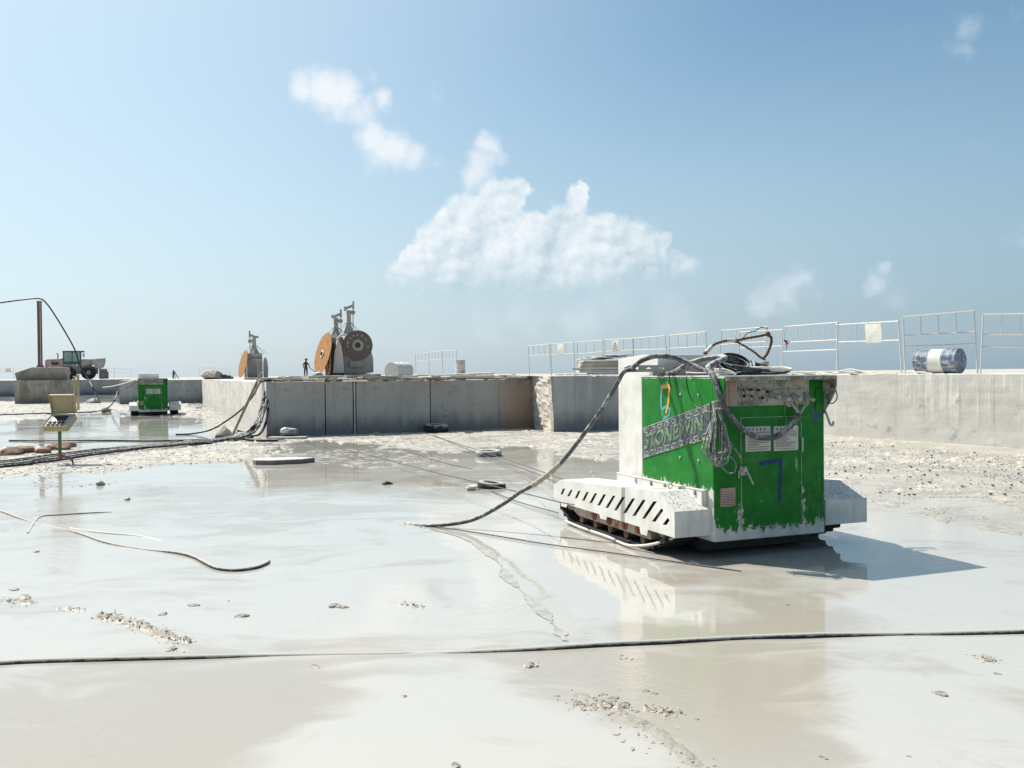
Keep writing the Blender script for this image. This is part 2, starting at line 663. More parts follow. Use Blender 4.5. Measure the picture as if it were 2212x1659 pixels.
def m_granite(name, c1, c2, streak, wet, top=(0.66, 0.63, 0.57), seed=0.0, stain=None):
    def fn(n, tc):
        P = n.vm('ADD', tc.outputs['Object'], (seed, seed * 1.7, 0))
        z = n.sep(tc.outputs['Object'])[2]
        N = n.sep(tc.outputs['Normal'])[2]
        f = n.noise(P, 0.9, 7, 0.62)
        g = n.noise(P, 22, 4, 0.7)
        st = n.m('ADD', n.m('MULTIPLY', n.noise(n.scl(P, (4.3, 4.3, 0.30)), 1.0, 7, 0.66), 0.8), n.m('MULTIPLY', n.noise(P, 1.1, 3, .5), 0.2))
        hz = n.noise(n.scl(P, (0.25, 0.25, 9.0)), 1.0, 4, 0.6)
        c = n.mix(n.step(f, 0.32, 0.68), c1, c2)
        c = n.mix(n.m('MULTIPLY', n.step(g, 0.45, 0.75), 0.35), c, tuple(q * 0.6 for q in c1))
        c = n.mix(n.m('MULTIPLY', n.step(hz, 0.5, 0.6), 0.12), c, tuple(q * 0.7 for q in c1))
        # pale slurry runs coming down from the top edge
        sk = n.m('MULTIPLY', n.step(st, 0.50, 0.62), n.step(n.m('ADD', z, n.m('MULTIPLY', f, 1.2)), 0.75, 1.7))
        c = n.mix(n.m('MULTIPLY', sk, 0.85), c, streak)
        dk = n.m('MULTIPLY', n.step(n.noise(n.scl(P, (7, 7, 0.16)), 1.0, 5, 0.6), 0.56, 0.70), 0.35)
        c = n.mix(dk, c, tuple(q * 0.45 for q in c1))
        # damp foot with an uneven upper limit
        wk = n.step(n.m('ADD', z, n.m('MULTIPLY', n.m('SUBTRACT', st, 0.5), 1.0)), 0.62, 0.10)
        c = n.mix(n.m('MULTIPLY', wk, 0.75), c, wet)
        bl = n.step(n.m('ADD', n.noise(P, 2.1, 6, 0.7), n.m('MULTIPLY', st, 0.3)), 0.72, 0.86)
        c = n.mix(n.m('MULTIPLY', bl, 0.6), c, tuple(q * 0.35 for q in c1))
        if stain:
            x = n.sep(tc.outputs['Object'])[0]
            sx = n.m('MULTIPLY', n.step(n.m('ADD', x, n.m('MULTIPLY', n.m('SUBTRACT', st, .5), 1.2)), stain[0], stain[1]), 0.62)
            c = n.mix(sx, c, stain[2])
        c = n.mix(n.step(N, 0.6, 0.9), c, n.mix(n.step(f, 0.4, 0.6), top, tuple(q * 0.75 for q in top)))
        return {'Base Color': c, 'Roughness': n.step(wk, 0, 1, 0.75, 0.45), 'Height': n.m('ADD', n.m('MULTIPLY', f, 0.5), n.m('MULTIPLY', g, 0.35)), 'Bump': 0.012}
    return mat(name, fn)


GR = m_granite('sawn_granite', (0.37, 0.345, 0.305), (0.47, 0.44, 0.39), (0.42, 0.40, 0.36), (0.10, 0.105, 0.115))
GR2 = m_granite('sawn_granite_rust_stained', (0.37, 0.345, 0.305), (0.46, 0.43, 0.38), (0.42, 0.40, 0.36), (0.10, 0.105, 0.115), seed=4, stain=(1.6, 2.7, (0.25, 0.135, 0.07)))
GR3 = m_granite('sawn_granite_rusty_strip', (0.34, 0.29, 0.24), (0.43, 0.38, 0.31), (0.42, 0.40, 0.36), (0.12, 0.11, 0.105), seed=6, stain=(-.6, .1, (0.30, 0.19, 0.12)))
GRL = m_granite('pale_sunlit_granite', (0.46, 0.44, 0.40), (0.58, 0.56, 0.51), (0.68, 0.66, 0.61), (0.50, 0.48, 0.44), seed=9)  # paler copy of the sawn granite, sunlight on these faces put into its colour
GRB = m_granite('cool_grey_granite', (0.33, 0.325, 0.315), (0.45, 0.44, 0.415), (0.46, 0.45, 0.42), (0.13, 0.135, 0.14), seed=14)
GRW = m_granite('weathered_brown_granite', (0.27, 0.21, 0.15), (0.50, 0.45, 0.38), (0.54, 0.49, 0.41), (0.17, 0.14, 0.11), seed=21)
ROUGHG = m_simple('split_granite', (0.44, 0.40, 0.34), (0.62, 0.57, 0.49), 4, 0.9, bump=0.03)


def block(name, x0, x1, y0, y1, zt, ma, label, rough=0.012, group=None, nx=None, nz=10, side=None, zrough=0.016, zb=-0.06):
    """sawn block on the quarry grid: gridded faces with slight waviness, chipped top edge; parent-free single mesh"""
    wx, wy = x1 - x0, y1 - y0
    nx = nx or max(4, int(wx / 0.16))
    ny = max(3, min(120, int(wy / 0.35)))
    mb = MB()
    rnd = np.random.RandomState(abs(hash(name + label)) % 1000 if False else int(abs(x0 * 37 + y0 * 11)) % 1000)
    ox, oy = rnd.uniform(0, 50, 2)

    def top(px, py):
        q = float(fbm(np.array([px * 2.5 + ox]), np.array([py * 2.5 + oy]), 4)[0])
        return zt + zrough * q

    def grid(fn, a, b, flip=False):
        o = len(mb.v)
        for j in range(b + 1):
            for i in range(a + 1):
                mb.v.append(Vector(fn(i / a, j / b)))
        for j in range(b):
            for i in range(a):
                mb.f.append((o + j * (a + 1) + i, o + j * (a + 1) + i + 1, o + (j + 1) * (a + 1) + i + 1, o + (j + 1) * (a + 1) + i))
                mb.mi.append(mb.cur)

    def off(u, v):
        return rough * float(fbm(np.array([u * 1.7 + ox]), np.array([v * 2.2 + oy]), 3)[0])

    def chip(u, v):
        c = float(fbm(np.array([u * 3.1 + oy]), np.array([v * 0.2 + ox]), 4)[0])
        return max(0.0, c - 0.15) * 0.10

    def front(s, t):
        z = zb + (top(x0 + s * wx, y0) - zb) * t
        e = chip(x0 + s * wx, y0) if t > 0.999 else 0.0
        return (s * wx, off(x0 + s * wx, z) * (0 < s < 1) + e * 0.5, z - e * 0.5)

    def left(s, t):
        z = zb + (top(x0, y0 + s * wy) - zb) * t
        e = chip(x0 + 5, y0 + s * wy) if (t > 0.999 and s > 0) else 0.0
        return (off(y0 + s * wy + 9, z) * (0 < s < 1) + e * 0.5, s * wy, z - e * 0.5)
    grid(front, nx, nz)
    if side is not None:
        mb.cur = side
    grid(left, ny, nz)
    mb.cur = 0
    grid(lambda s, t: (wx, s * wy, zb + (top(x1, y0 + s * wy) - zb) * t), ny, 1)
    grid(lambda s, t: (s * wx, t * wy, top(x0 + s * wx, y0 + t * wy)), nx, ny)
    o = mb.build(name, ma, loc=None)
    o.location = L(x0, y0, 0)
    o.rotation_euler.z = ANG
    return tag(o, label, 'granite block', group)


GW = 'sawn granite blocks of the central bench front'
fx = [2.73]
for (u, v) in ((705, 940), (767.5, 938), (940, 934)):
    p = G(u, v)
    fx.append((p.dot(EX)))
p = G(1157, 925)
fx.append(p.dot(EX))
fx.append(10.60)
Y0 = 24.80
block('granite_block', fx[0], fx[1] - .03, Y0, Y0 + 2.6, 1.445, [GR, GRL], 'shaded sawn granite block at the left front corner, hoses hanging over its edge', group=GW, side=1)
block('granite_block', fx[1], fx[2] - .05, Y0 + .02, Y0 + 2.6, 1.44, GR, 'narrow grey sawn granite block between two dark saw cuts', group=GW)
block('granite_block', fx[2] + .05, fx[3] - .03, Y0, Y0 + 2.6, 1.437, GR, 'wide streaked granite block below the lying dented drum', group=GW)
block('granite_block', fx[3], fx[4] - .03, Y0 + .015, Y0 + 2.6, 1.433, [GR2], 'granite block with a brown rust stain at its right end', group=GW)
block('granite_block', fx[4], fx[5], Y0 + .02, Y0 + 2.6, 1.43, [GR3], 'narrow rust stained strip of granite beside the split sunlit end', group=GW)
mbs = MB()
struct_blocks = []
# sliver standing in the double saw cut
block('granite_block', fx[2] - .018, fx[2] + .018, Y0 + .0, Y0 + 1.2, 1.43, GRL, 'thin pale stone sliver standing in the double saw cut', nx=1)
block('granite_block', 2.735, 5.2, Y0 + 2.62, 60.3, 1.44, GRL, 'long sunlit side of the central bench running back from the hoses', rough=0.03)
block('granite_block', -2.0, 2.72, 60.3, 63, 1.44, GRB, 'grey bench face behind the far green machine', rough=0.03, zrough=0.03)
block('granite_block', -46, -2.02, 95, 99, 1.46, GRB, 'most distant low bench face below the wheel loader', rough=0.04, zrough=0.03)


# split block with the rough sunlit end, right of the central bench
def split_block():
    x0, x1, y0, y1, zt = 10.08, 14.75, 22.95, 27.3, 1.525
    mb = MB()
    nx, nz, ny = 60, 22, 26

    def nz2(a, b, s=1.0):
        return float(fbm(np.array([a * s]), np.array([b * s]), 4)[0])

    def topz(s):
        x = x0 + s * (x1 - x0)
        return zt - 0.10 * max(0, nz2(x, 3.3, 1.6)) - 0.05 * max(0, nz2(x, 8.1, 5))
    o = len(mb.v)
    for j in range(nz + 1):
        for i in range(nx + 1):
            s, t = i / nx, j / nz
            z = -0.06 + (topz(s) + 0.06) * t
            lean = 0.10 * (1 - t) if i == 0 else 0
            mb.v.append(Vector((s * (x1 - x0) + lean * 1.0 + (0.03 * nz2(z, 1.0, 5) if i == 0 else 0), 0.02 * nz2(s * 5, z, 2), z)))
    for j in range(nz):
        for i in range(nx):
            a = o + j * (nx + 1) + i
            mb.f.append((a, a + 1, a + nx + 2, a + nx + 1))
            mb.mi.append(0)
    mb.cur = 1
    o2 = len(mb.v)
    for j in range(nz + 1):
        for i in range(ny + 1):
            s, t = i / ny, j / nz
            if i == 0:
                mb.v.append(mb.v[o + j * (nx + 1)].copy())
                continue
            z = -0.06 + (topz(0) + 0.06 + 0.03 * nz2(s * 9, 1)) * t
            b = 0.05 * nz2(s * 4 + 3, z * 1.5, 3.0) + 0.05 * nz2(s * 4 + 7, z, 11)
            mb.v.append(Vector((0.10 * (1 - t) * (1 - s) + 0.60 * s + b - .03, s * (y1 - y0), z)))
    for j in range(nz):
        for i in range(ny):
            a = o2 + j * (ny + 1) + i
            mb.f.append((a, a + 1, a + ny + 2, a + ny + 1))
            mb.mi.append(1)
    # top with a spalled, pale front edge
    o3 = len(mb.v)
    for j in range(9):
        for i in range(nx + 1):
            s, t = i / nx, j / 8
            z = topz(s) if j == 0 else zt + 0.015 * nz2(s * 12, t * 9) + (0.0 if j > 1 else -0.02)
            x = s * (x1 - x0) + (0.60 * t if i == 0 else 0)
            mb.v.append(Vector((x, (t ** 1.7) * (y1 - y0), z)))
    for j in range(8):
        for i in range(nx):
            a = o3 + j * (nx + 1) + i
            mb.f.append((a, a + 1, a + nx + 2, a + nx + 1))
            mb.mi.append(1)
    ob = mb.build('granite_block', [GRB, ROUGHG])
    ob.location = L(x0, y0)
    ob.rotation_euler.z = ANG
    tag(ob, 'grey granite block with a rough split sunlit end beside the rust stain', 'granite block')


split_block()
# right wall, a little off the grid
wa, wb = L(14.72, 22.9), L(17.6, 2.6)
wd = (wb - wa)
wl = wd.length


def right_wall():
    d = wd.normalized()
    nrm = Vector((d.y, -d.x, 0))         # towards the camera side
    if nrm.dot(-wa) < 0:
        nrm = -nrm
    for k, (s0, s1, lab) in enumerate(((0.0, wl, 'long pale sunlit granite face at the right, below the blue and white drum'),)):
        mb = MB()
        nx, nz = int((s1 - s0) / 0.15), 12
        for j in range(nz + 1):
            for i in range(nx + 1):
                s = s0 + (s1 - s0) * i / nx
                zt = 1.492 + 0.012 * float(fbm(np.array([s * 2.7]), np.array([4.4]), 4)[0])
                z = -0.06 + (zt + 0.06) * j / nz
                q = 0.02 * float(fbm(np.array([s * 1.1 + 31]), np.array([z * 2]), 3)[0])
                mb.v.append(wa + d * s + nrm * (q - 0.02 * k) + Vector((0, 0, z)))
        for j in range(nz):
            for i in range(nx):
                a = j * (nx + 1) + i
                mb.f.append((a, a + 1, a + nx + 2, a + nx + 1))
                mb.mi.append(0)
        o = len(mb.v)
        for j in range(2):
            for i in range(nx + 1):
                p = mb.v[nz * (nx + 1) + i]
                mb.v.append(p - nrm * (3.0 * j) + Vector((0, 0, 0)))
        for i in range(nx):
            mb.f.append((o + i, o + i + 1, o + nx + 2 + i, o + nx + 1 + i))
            mb.mi.append(0)
        p0 = wa + d * s0
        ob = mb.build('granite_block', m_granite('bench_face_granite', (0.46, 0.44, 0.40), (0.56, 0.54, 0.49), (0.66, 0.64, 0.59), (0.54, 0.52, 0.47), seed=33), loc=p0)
        tag(ob, lab, 'granite block')


right_wall()
# upper level behind the faces
tp = m_simple('bench_top_rubble', (0.33, 0.295, 0.245), (0.50, 0.465, 0.405), 2.5, 0.9, bump=0.02)
mb = MB()
zz = 1.425
pl = [L(5.1, 27.2), L(10.3, 27.2), L(14.7, 27.0), L(17.6, 22.9), L(20.6, 2.6), L(900, -200), L(900, 900), L(0, 1500), L(-900, 1200), L(-900, 98), L(-46, 98), L(-2.0, 98), L(-2.0, 62.8), L(5.1, 62.8)]
mb.add([p + Vector((0, 0, zz)) for p in pl], [tuple(range(len(pl)))])
bo = mb.build('terrain', tp)
bm = bmesh.new()
bm.from_mesh(bo.data)
bmesh.ops.triangulate(bm, faces=bm.faces)
bmesh.ops.recalc_face_normals(bm, faces=bm.faces)
for f_ in bm.faces:
    if f_.normal.z < 0:
        f_.normal_flip()
bm.to_mesh(bo.data)
bm.free()
struct(bo)
# the two stained loose blocks at the left
p = G(32, 873)
b_ = block('granite_block', 0, 3.35, 0, 2.2, 1.50, GRW, 'big brown stained granite block lying on the wet floor at the left', rough=0.05, zrough=0.04)
b_.location = (p.x, p.y, 0)
mb = MB()
p = G(27, 873)
w_ = 103 / FPX * p.y
mb.prism([(0, .48), (.1, 0), (w_, 0), (w_ + .02, .80), (w_ * .35, .84), (w_ * .32, .83)], lambda u, v, t: Vector((u, t, v)), 0, 1.9)
o = mb.build('granite_block', GRW, bevel=.03)
o.location = (p.x, p.y + .3, 1.50)
o.rotation_euler.z = ANG
tag(o, 'upper granite block with a chamfered end carrying the tall steel post', 'granite block')
UPB = o.location.copy()
# ------------------------------------------------------------------ the green tracked wire saw machine
MO = Vector((1.353, 7.681, 0))
OFFW = (0.66, 0.65, 0.61)


def m_green(n, tc):
    P = tc.outputs['Object']
    x, y, z = n.sep(P)
    nx, ny, nz = n.sep(tc.outputs['Normal'])
    f = n.noise(P, 7, 8, 0.68)
    g = n.noise(P, 28, 6, 0.7)
    st = n.noise(n.scl(P, (9, 9, 2.0)), 1.6, 7, 0.66)
    side = n.step(nx, -0.3, -0.7)
    thr = n.m('MULTIPLY_ADD', side, 0.335, 0.25)
    e = n.m('ADD', n.m('SUBTRACT', z, thr), n.m('MULTIPLY', n.m('SUBTRACT', st, 0.5), 0.32))
    e = n.m('ADD', e, n.m('MULTIPLY', n.m('SUBTRACT', g, 0.5), 0.16))
    k = n.step(e, 0.012, -0.012)
    gz = n.m('ADD', g, n.m('MULTIPLY', n.step(z, 0.9, 0.2), 0.055))
    k = n.m('MAXIMUM', k, n.step(gz, 0.70, 0.725))
    run = n.m('MULTIPLY', n.step(n.noise(n.scl(P, (14, 14, 0.5)), 1.6, 4, .6), 0.62, 0.70), n.step(n.noise(P, 2.3, 3, .5), .48, .6))
    k = n.m('MAXIMUM', k, n.m('MULTIPLY', run, 0.45))
    k = n.m('MAXIMUM', k, n.step(n.m('ADD', z, n.m('MULTIPLY', n.m('SUBTRACT', f, .5), .06)), 1.540, 1.552))
    # edges worn along the door's right jamb and the right corner
    ed = n.m('MULTIPLY', n.step(n.m('ABSOLUTE', n.m('SUBTRACT', x, 1.29)), 0.05, 0.0), n.step(z, 0.85, 0.3))
    ed = n.m('MAXIMUM', ed, n.m('MULTIPLY', n.step(n.m('ABSOLUTE', n.m('SUBTRACT', x, 0.62)), 0.07, 0.0), n.step(z, 0.62, 0.38)))
    ed = n.m('MAXIMUM', ed, n.step(x, 1.50, 1.52))
    ed = n.m('MULTIPLY', ed, n.step(ny, -0.3, -0.7))
    k = n.m('MAXIMUM', k, n.step(n.m('ADD', n.m('MULTIPLY', ed, 0.33), g), 0.76, 0.80))
    gc = n.mix(n.step(f, 0.3, 0.7), (0.003, 0.125, 0.009), (0.008, 0.19, 0.018))
    dust = n.m('MULTIPLY', n.step(n.noise(P, 3.2, 7, 0.7), 0.52, 0.75), 0.10)
    gc = n.mix(dust, gc, (0.45, 0.46, 0.40))
    scr = n.step(n.noise(n.scl(P, (3, 3, 30)), 2.0, 5, 0.7), 0.69, 0.72)
    gc = n.mix(n.m('MULTIPLY', scr, 0.35), gc, (0.35, 0.42, 0.33))
    wc = n.mix(n.step(f, 0.35, 0.7), (0.64, 0.62, 0.56), (0.50, 0.48, 0.42))
    return {'Base Color': n.mix(k, gc, wc), 'Roughness': n.step(k, 0, 1, 0.5, 0.8), 'Specular IOR Level': 0.25, 'Height': n.m('ADD', n.m('MULTIPLY', k, -0.4), n.m('MULTIPLY', g, 0.12)), 'Bump': 0.003}


def m_whitepaint(n, tc):
    P = tc.outputs['Object']
    f = n.noise(P, 4, 8, 0.65)
    g = n.noise(P, 30, 6, 0.7)
    nz = n.sep(tc.outputs['Normal'])[2]
    st = n.noise(n.scl(P, (8, 8, 0.8)), 1.5, 6, 0.65)
    c = n.mix(n.step(f, 0.35, 0.7), (0.70, 0.685, 0.64), (0.56, 0.54, 0.49))
    c = n.mix(n.m('MULTIPLY', n.step(st, 0.54, 0.70), 0.5), c, (0.50, 0.465, 0.40))
    c = n.mix(n.m('MULTIPLY', n.step(n.m('ADD', n.m('MULTIPLY', g, .6), n.m('MULTIPLY', f, .4)), 0.605, 0.65), 0.55), c, (0.30, 0.27, 0.23))
    crumb = n.m('MULTIPLY', n.step(nz, 0.6, 0.95), n.step(n.noise(P, 45, 3, 0.6), 0.55, 0.62))
    c = n.mix(n.m('MULTIPLY', crumb, 0.75), c, (0.22, 0.20, 0.18))
    return {'Base Color': c, 'Roughness': 0.62, 'Height': n.m('ADD', n.m('MULTIPLY', g, 0.5), crumb), 'Bump': 0.004}


GREEN = mat('chipped_green_paint', m_green)
WHITE = mat('mud_stained_white_paint', m_whitepaint)
GREYIN = m_muddy('dusty_grey_steel', (0.13, 0.135, 0.115), (0.42, 0.40, 0.34), 6, 0.52, 0.6)
RUBBER = m_muddy('track_rubber', (0.018, 0.018, 0.019), (0.33, 0.31, 0.27), 7, 0.34, 0.7, top=0.0)
RUSTB = m_rust('rusty_beige_frame', (0.42, 0.37, 0.29), 0.46, 4)
ROLL = m_rust('worn_roller', (0.05, 0.045, 0.04), 0.5, 6)
RUSTC = m_rust('rusty_cap', (0.36, 0.30, 0.23), 0.62, 7, 0.7, (0.16, 0.05, 0.02), (0.36, 0.12, 0.04))
DARKRUST = m_simple('dark_inside', (0.02, 0.013, 0.010), (0.07, 0.035, 0.022), 14, 0.9)
BRONZE = m_simple('bronze_vent', (0.33, 0.19, 0.10), (0.45, 0.30, 0.19), 9, 0.5, 0.3)
CREAM = m_simple('dirty_cream_louvre', (0.55, 0.46, 0.40), (0.42, 0.33, 0.27), 8, 0.6)
BAND = m_muddy('grey_blue_band', (0.055, 0.072, 0.080), (0.26, 0.27, 0.26), 9, 0.42, 0.5)
SILV = m_simple('pale_letter_edge', (0.50, 0.50, 0.44), (0.12, 0.15, 0.13), 24, 0.5, contrast=(.45, .56))
LGREEN = m_simple('letter_green', (0.04, 0.15, 0.04), (0.20, 0.26, 0.17), 22, 0.5, contrast=(.42, .60))
STEEL = m_muddy('scuffed_steel', (0.36, 0.36, 0.35), (0.55, 0.53, 0.48), 12, 0.42, 0.4, 0.5)
YEL = m_simple('yellow_spray', (0.66, 0.34, 0.02), (0.42, 0.36, 0.12), 18, 0.7, contrast=(.45, .62))
CYAN = m_simple('pale_blue_spray', (0.09, 0.34, 0.36), (0.03, 0.22, 0.08), 18, 0.7, contrast=(.46, .60))
BLUE = m_simple('blue_spray', (0.004, 0.028, 0.15), (0.006, 0.08, 0.06), 16, 0.7, contrast=(.48, .62))
BLUE2 = m_simple('grey_blue_spray', (0.03, 0.07, 0.16), (0.06, 0.13, 0.14), 22, 0.8, contrast=(0.4, 0.6))
PLATE = m_simple('notice_plate_face', (0.62, 0.60, 0.54), (0.48, 0.46, 0.41), 9, 0.5)
INK = m_simple('dark_ink', (0.05, 0.05, 0.05), (0.12, 0.12, 0.11), 30, 0.6)


def mray(U, V):
    d = ray(U, V)
    o = CAMP - MO
    c, s = math.cos(-ANG), math.sin(-ANG)
    R = Matrix(((c, -s, 0), (s, c, 0), (0, 0, 1)))
    return R @ o, R @ d


def mp(U, V, ax, val):
    """pixel -> point on a plane of the machine's own frame"""
    o, d = mray(U, V)
    return o + d * ((val - o[ax]) / d[ax])


def zz1(zx, zy):                    # reading on the enlarged machine view -> photo grid
    return 1161 + zx * .3418, 675 + zy * .3418


FY = -0.05                          # front panel plane


def fr(zx, zy):
    p = mp(*zz1(zx, zy), 1, FY)
    return p.x, p.z


def sd(zx, zy):
    p = mp(*zz1(zx, zy), 0, 0.355)
    return p.y, p.z


def fbox(mb, x0, z0, x1, z1, t, base=FY):
    mb.box(min(x0, x1), max(x0, x1), base - t, base + 0.004, min(z0, z1), max(z0, z1))


def make_machine():
    R = root('wire_saw_machine', MO, ANG)
    # cabinet
    mb = MB()
    mb.box(.355, 1.52, FY, 1.17, .15, 1.555)
    body = mb.build('body', GREEN, R, bevel=.012)
    # cabinet roof plate, pale with dried slurry
    MB().box(.35, 1.525, FY - .005, 1.18, 1.556, 1.566).build('roof_plate', WHITE, R, bevel=.003)
    MB().box(.40, 1.48, .02, 1.6, .151, .50).build('chassis', GREYIN, R)
    MB().box(.375, 1.50, .12, 1.62, .05, .149).build('under_light_blocker', m_simple('under_shade_black', (0.010, 0.010, 0.011), (0.03, 0.028, 0.026), 6, 0.7), R)  # added black box, stops light between the tracks so the underside reads dark
    # white deck / skirt beside the cabinet on the left with bolts
    mb = MB()
    mb.box(.300, .354, .05, 1.6, .44, .585)
    mb.bar((.31, .02, .585), (.31, 1.6, .585), .03, .012)
    sk = mb.build('side_skirt', WHITE, R, bevel=.004)
    for y in (.15, .4, .65, .9, 1.2):
        MB().box(.288, .302, y - .012, y + .012, .535, .575).build('bolt', GREYIN, sk)
    # pulley housing at the rear
    mb = MB()
    mb.prism([(.872, 1.567), (.872, 1.765), (1.16, 1.772), (1.665, 1.735), (1.665, .47), (1.182, .47), (1.182, 1.567)], lambda u, v, t: (t, u, v), .362, 1.18)
    ph = mb.build('pulley_housing', WHITE, R, bevel=.006)
    # perforated steel tray across the front of the housing
    y0 = .80
    xa, xb = -.03, .98
    za, zb_ = 1.605, 1.668
    holes = []
    k = 0
    for i in range(7):
        cx = xa + .12 + i * .135
        if i % 2:
            holes.append([(cx - .035, 1.632), (cx, 1.652), (cx + .035, 1.632)])
        else:
            holes.append([(cx - .04, 1.640), (cx - .02, 1.656), (cx + .03, 1.650), (cx + .02, 1.628)])
    plate('cable_tray', [(xa, za), (xa, za + .045), (xa + .05, zb_), (xb, zb_), (xb, za)], holes, lambda u, v, t: (u, y0 + t, v), .012, STEEL, R)
    MB().box(xa + .3, xb, y0 + .012, y0 + .07, 1.567, za).build('tray_bracket', STEEL, R)
    # front door (recessed joint drawn as a raised, worn edge strip) and its fittings
    dx0, dz1 = fr(1285, 668)
    dx1, dz0 = fr(1667, 1328)
    mb = MB()
    fbox(mb, dx0, dz0, dx1, dz1, .008)
    door = mb.build('door', GREEN, R, bevel=.004)
    mb = MB()
    for (a, b, c, d) in ((dx0 - .006, dz0 - .006, dx0, dz1 + .006), (dx1, dz0 - .006, dx1 + .006, dz1 + .006), (dx0, dz1, dx1, dz1 + .006), (dx0, dz0 - .006, dx1, dz0)):
        fbox(mb, a, b, c, d, .006)
    mb.build('door_edge', m_simple('worn_edge', (0.12, 0.22, 0.12), (0.42, 0.44, 0.38), 16, 0.7), door)
    for (a, b, c, d) in ((1310, 722, 1470, 873), (1488, 718, 1643, 868)):
        x0, z1 = fr(a, b)
        x1, z0 = fr(c, d)
        mb = MB()
        fbox(mb, x0, z0, x1, z1, .004, FY - .008)
        npl = mb.build('notice_plate', [PLATE], door, bevel=.002)
        mb = MB()
        h = (z1 - z0)
        rnd = random.Random(int(a))
        for i in range(5):                                   # heading characters
            xx = x0 + (x1 - x0) * (.12 + .15 * i)
            fbox(mb, xx, z1 - h * .17, xx + .012, z1 - h * .08, .0015, FY - .0125)
        for i in range(11):
            zr = z1 - h * (.24 + .058 * i)
            xe = x1 - (x1 - x0) * rnd.choice((.06, .06, .1, .3, .5))
            fbox(mb, x0 + (x1 - x0) * .07, zr - .0035, xe, zr, .0015, FY - .0125)
        for i in range(13):
            xx = x0 + (x1 - x0) * (.08 + .065 * i)
            fbox(mb, xx, z0 + h * .06, xx + .006, z0 + h * .10, .0015, FY - .0125)
        mb.build('print', INK, npl)
    # hinges
    for zy in (812, 856):
        hx, hz = fr(1667, zy)
        MB().cyl((hx, FY - .015, hz - .03), (hx, FY - .015, hz + .03), .011, n=10).box(hx - .016, hx + .02, FY - .008, FY, hz - .025, hz + .025).build('hinge', STEEL, door, smooth=40)
    hx, hz = fr(1667, 1120)
    MB().cyl((hx, FY - .015, hz - .03), (hx, FY - .015, hz + .03), .011, n=10).build('hinge', STEEL, door, smooth=40)
    # latch with lever handle
    hx, hz = fr(1290, 1002)
    mb = MB()
    mb.box(hx - .03, hx + .035, FY - .03, FY - .004, hz - .035, hz + .04)
    mb.cyl((hx + .0, FY - .03, hz + .015), (hx + .0, FY - .06, hz + .015), .022, n=14)
    mb.bar((hx + .015, FY - .05, hz + .01), (hx + .075, FY - .06, hz - .115), .02, .014)
    mb.box(hx - .042, hx - .03, FY - .02, FY, hz - .06, hz + .01)
    mb.build('handle', STEEL, door, bevel=.004)
    # lower louvred vent
    x0, z1 = fr(1152, 1110)
    x1, z0 = fr(1247, 1222)
    mb = MB()
    fr_w = .016
    for (a, b, c, d) in ((x0, z0, x0 + fr_w, z1), (x1 - fr_w, z0, x1, z1), (x0 + fr_w, z1 - fr_w, x1 - fr_w, z1), (x0 + fr_w, z0, x1 - fr_w, z0 + fr_w)):
        fbox(mb, a, b, c, d, .012)
    v = mb.build('vent', BRONZE, R, bevel=.002)
    mb = MB()
    fbox(mb, x0 + fr_w, z0 + fr_w, x1 - fr_w, z1 - fr_w, .002)
    mb.build('vent_recess', DARKRUST, v)
    mb = MB()
    for i in range(9):
        z = z0 + .024 + (z1 - z0 - .045) * i / 8
        mb.bar((x0 + fr_w, FY - .006, z), (x1 - fr_w, FY - .006, z), .008, .0085)
    mb.build('louvre_set', CREAM, v)
    # visor over the connection panel
    xl, xr = .355, 1.52
    prof = [(0, 1.556), (-.163, 1.556), (-.166, 1.53), (-.164, 1.47), (-.145, 1.41), (-.105, 1.35), (-.05, 1.285), (0, 1.215)]
    mb = MB()
    mb.prism(prof, lambda u, v, t: (t, FY + u, v), xl - .002, xl + .008)
    cl = mb.build('visor_cheek', GREEN, R)
    mb = MB()
    mb.prism(prof, lambda u, v, t: (t, FY + u, v), xr - .008, xr + .002)
    mb.build('visor_cheek', GREYIN, R)
    mb = MB()
    mb.box(xl + .008, xr - .008, FY - .164, FY - .0, 1.550, 1.560)
    mb.box(xl + .008, xr - .008, FY - .166, FY - .158, 1.525, 1.550)
    mb.build('visor', GREYIN, R, bevel=.003)
    # recessed connection panel under the visor
    px0, pz0 = fr(1285, 592)
    px1, _ = fr(1665, 592)
    mb = MB()
    fbox(mb, xl + .012, pz0 + .0, xr - .17, 1.545, .006)
    mb.cur = 1
    fbox(mb, xr - .10, pz0 - .06, xr - .02, 1.44, .012)
    cp = mb.build('connection_panel', [GREYIN, GREEN], R, bevel=.002)
    mb = MB()
    fbox(mb, px0, pz0 + .015, px1, 1.44, .020)
    mb.build('socket_plate', GREYIN, cp, bevel=.004)
    for (a, b, r_) in ((1470, 520, .026), (1535, 533, .028), (1608, 533, .026), (1690, 538, .018)):
        x, z = fr(a, b)
        mb = MB()
        mb.cyl((x, FY - .02, z), (x, FY - .05, z - .004), r_ * 1.25, n=16)
        mb.cyl((x, FY - .05, z - .004), (x + .004, FY - .115, z - .02), r_, r_ * .85, n=16)
        mb.build('socket', GREYIN, cp, smooth=40)
    for (a, b) in ((1297, 490), (1338, 488), (1383, 490), (1295, 528), (1337, 530), (1410, 540), (1440, 500)):
        x, z = fr(a, b)
        MB().lathe((x, FY - .02, z), (0, -1, 0), [(0, .013), (.012, .013), (.014, .009), (.026, .008)], 12).build('knob', DARKRUST, cp, smooth=40)
    x, z = fr(1570, 568)
    MB().tube([(x + .03 * math.cos(w), FY - .05, z + .03 * math.sin(w)) for w in [i * .4 for i in range(16)]], .009, 8, closed=True).build('cable_gland', STEEL, cp, smooth=60)
    # upper louvres
    x0, z1 = fr(1182, 440)
    x1, z0 = fr(1255, 590)
    mb = MB()
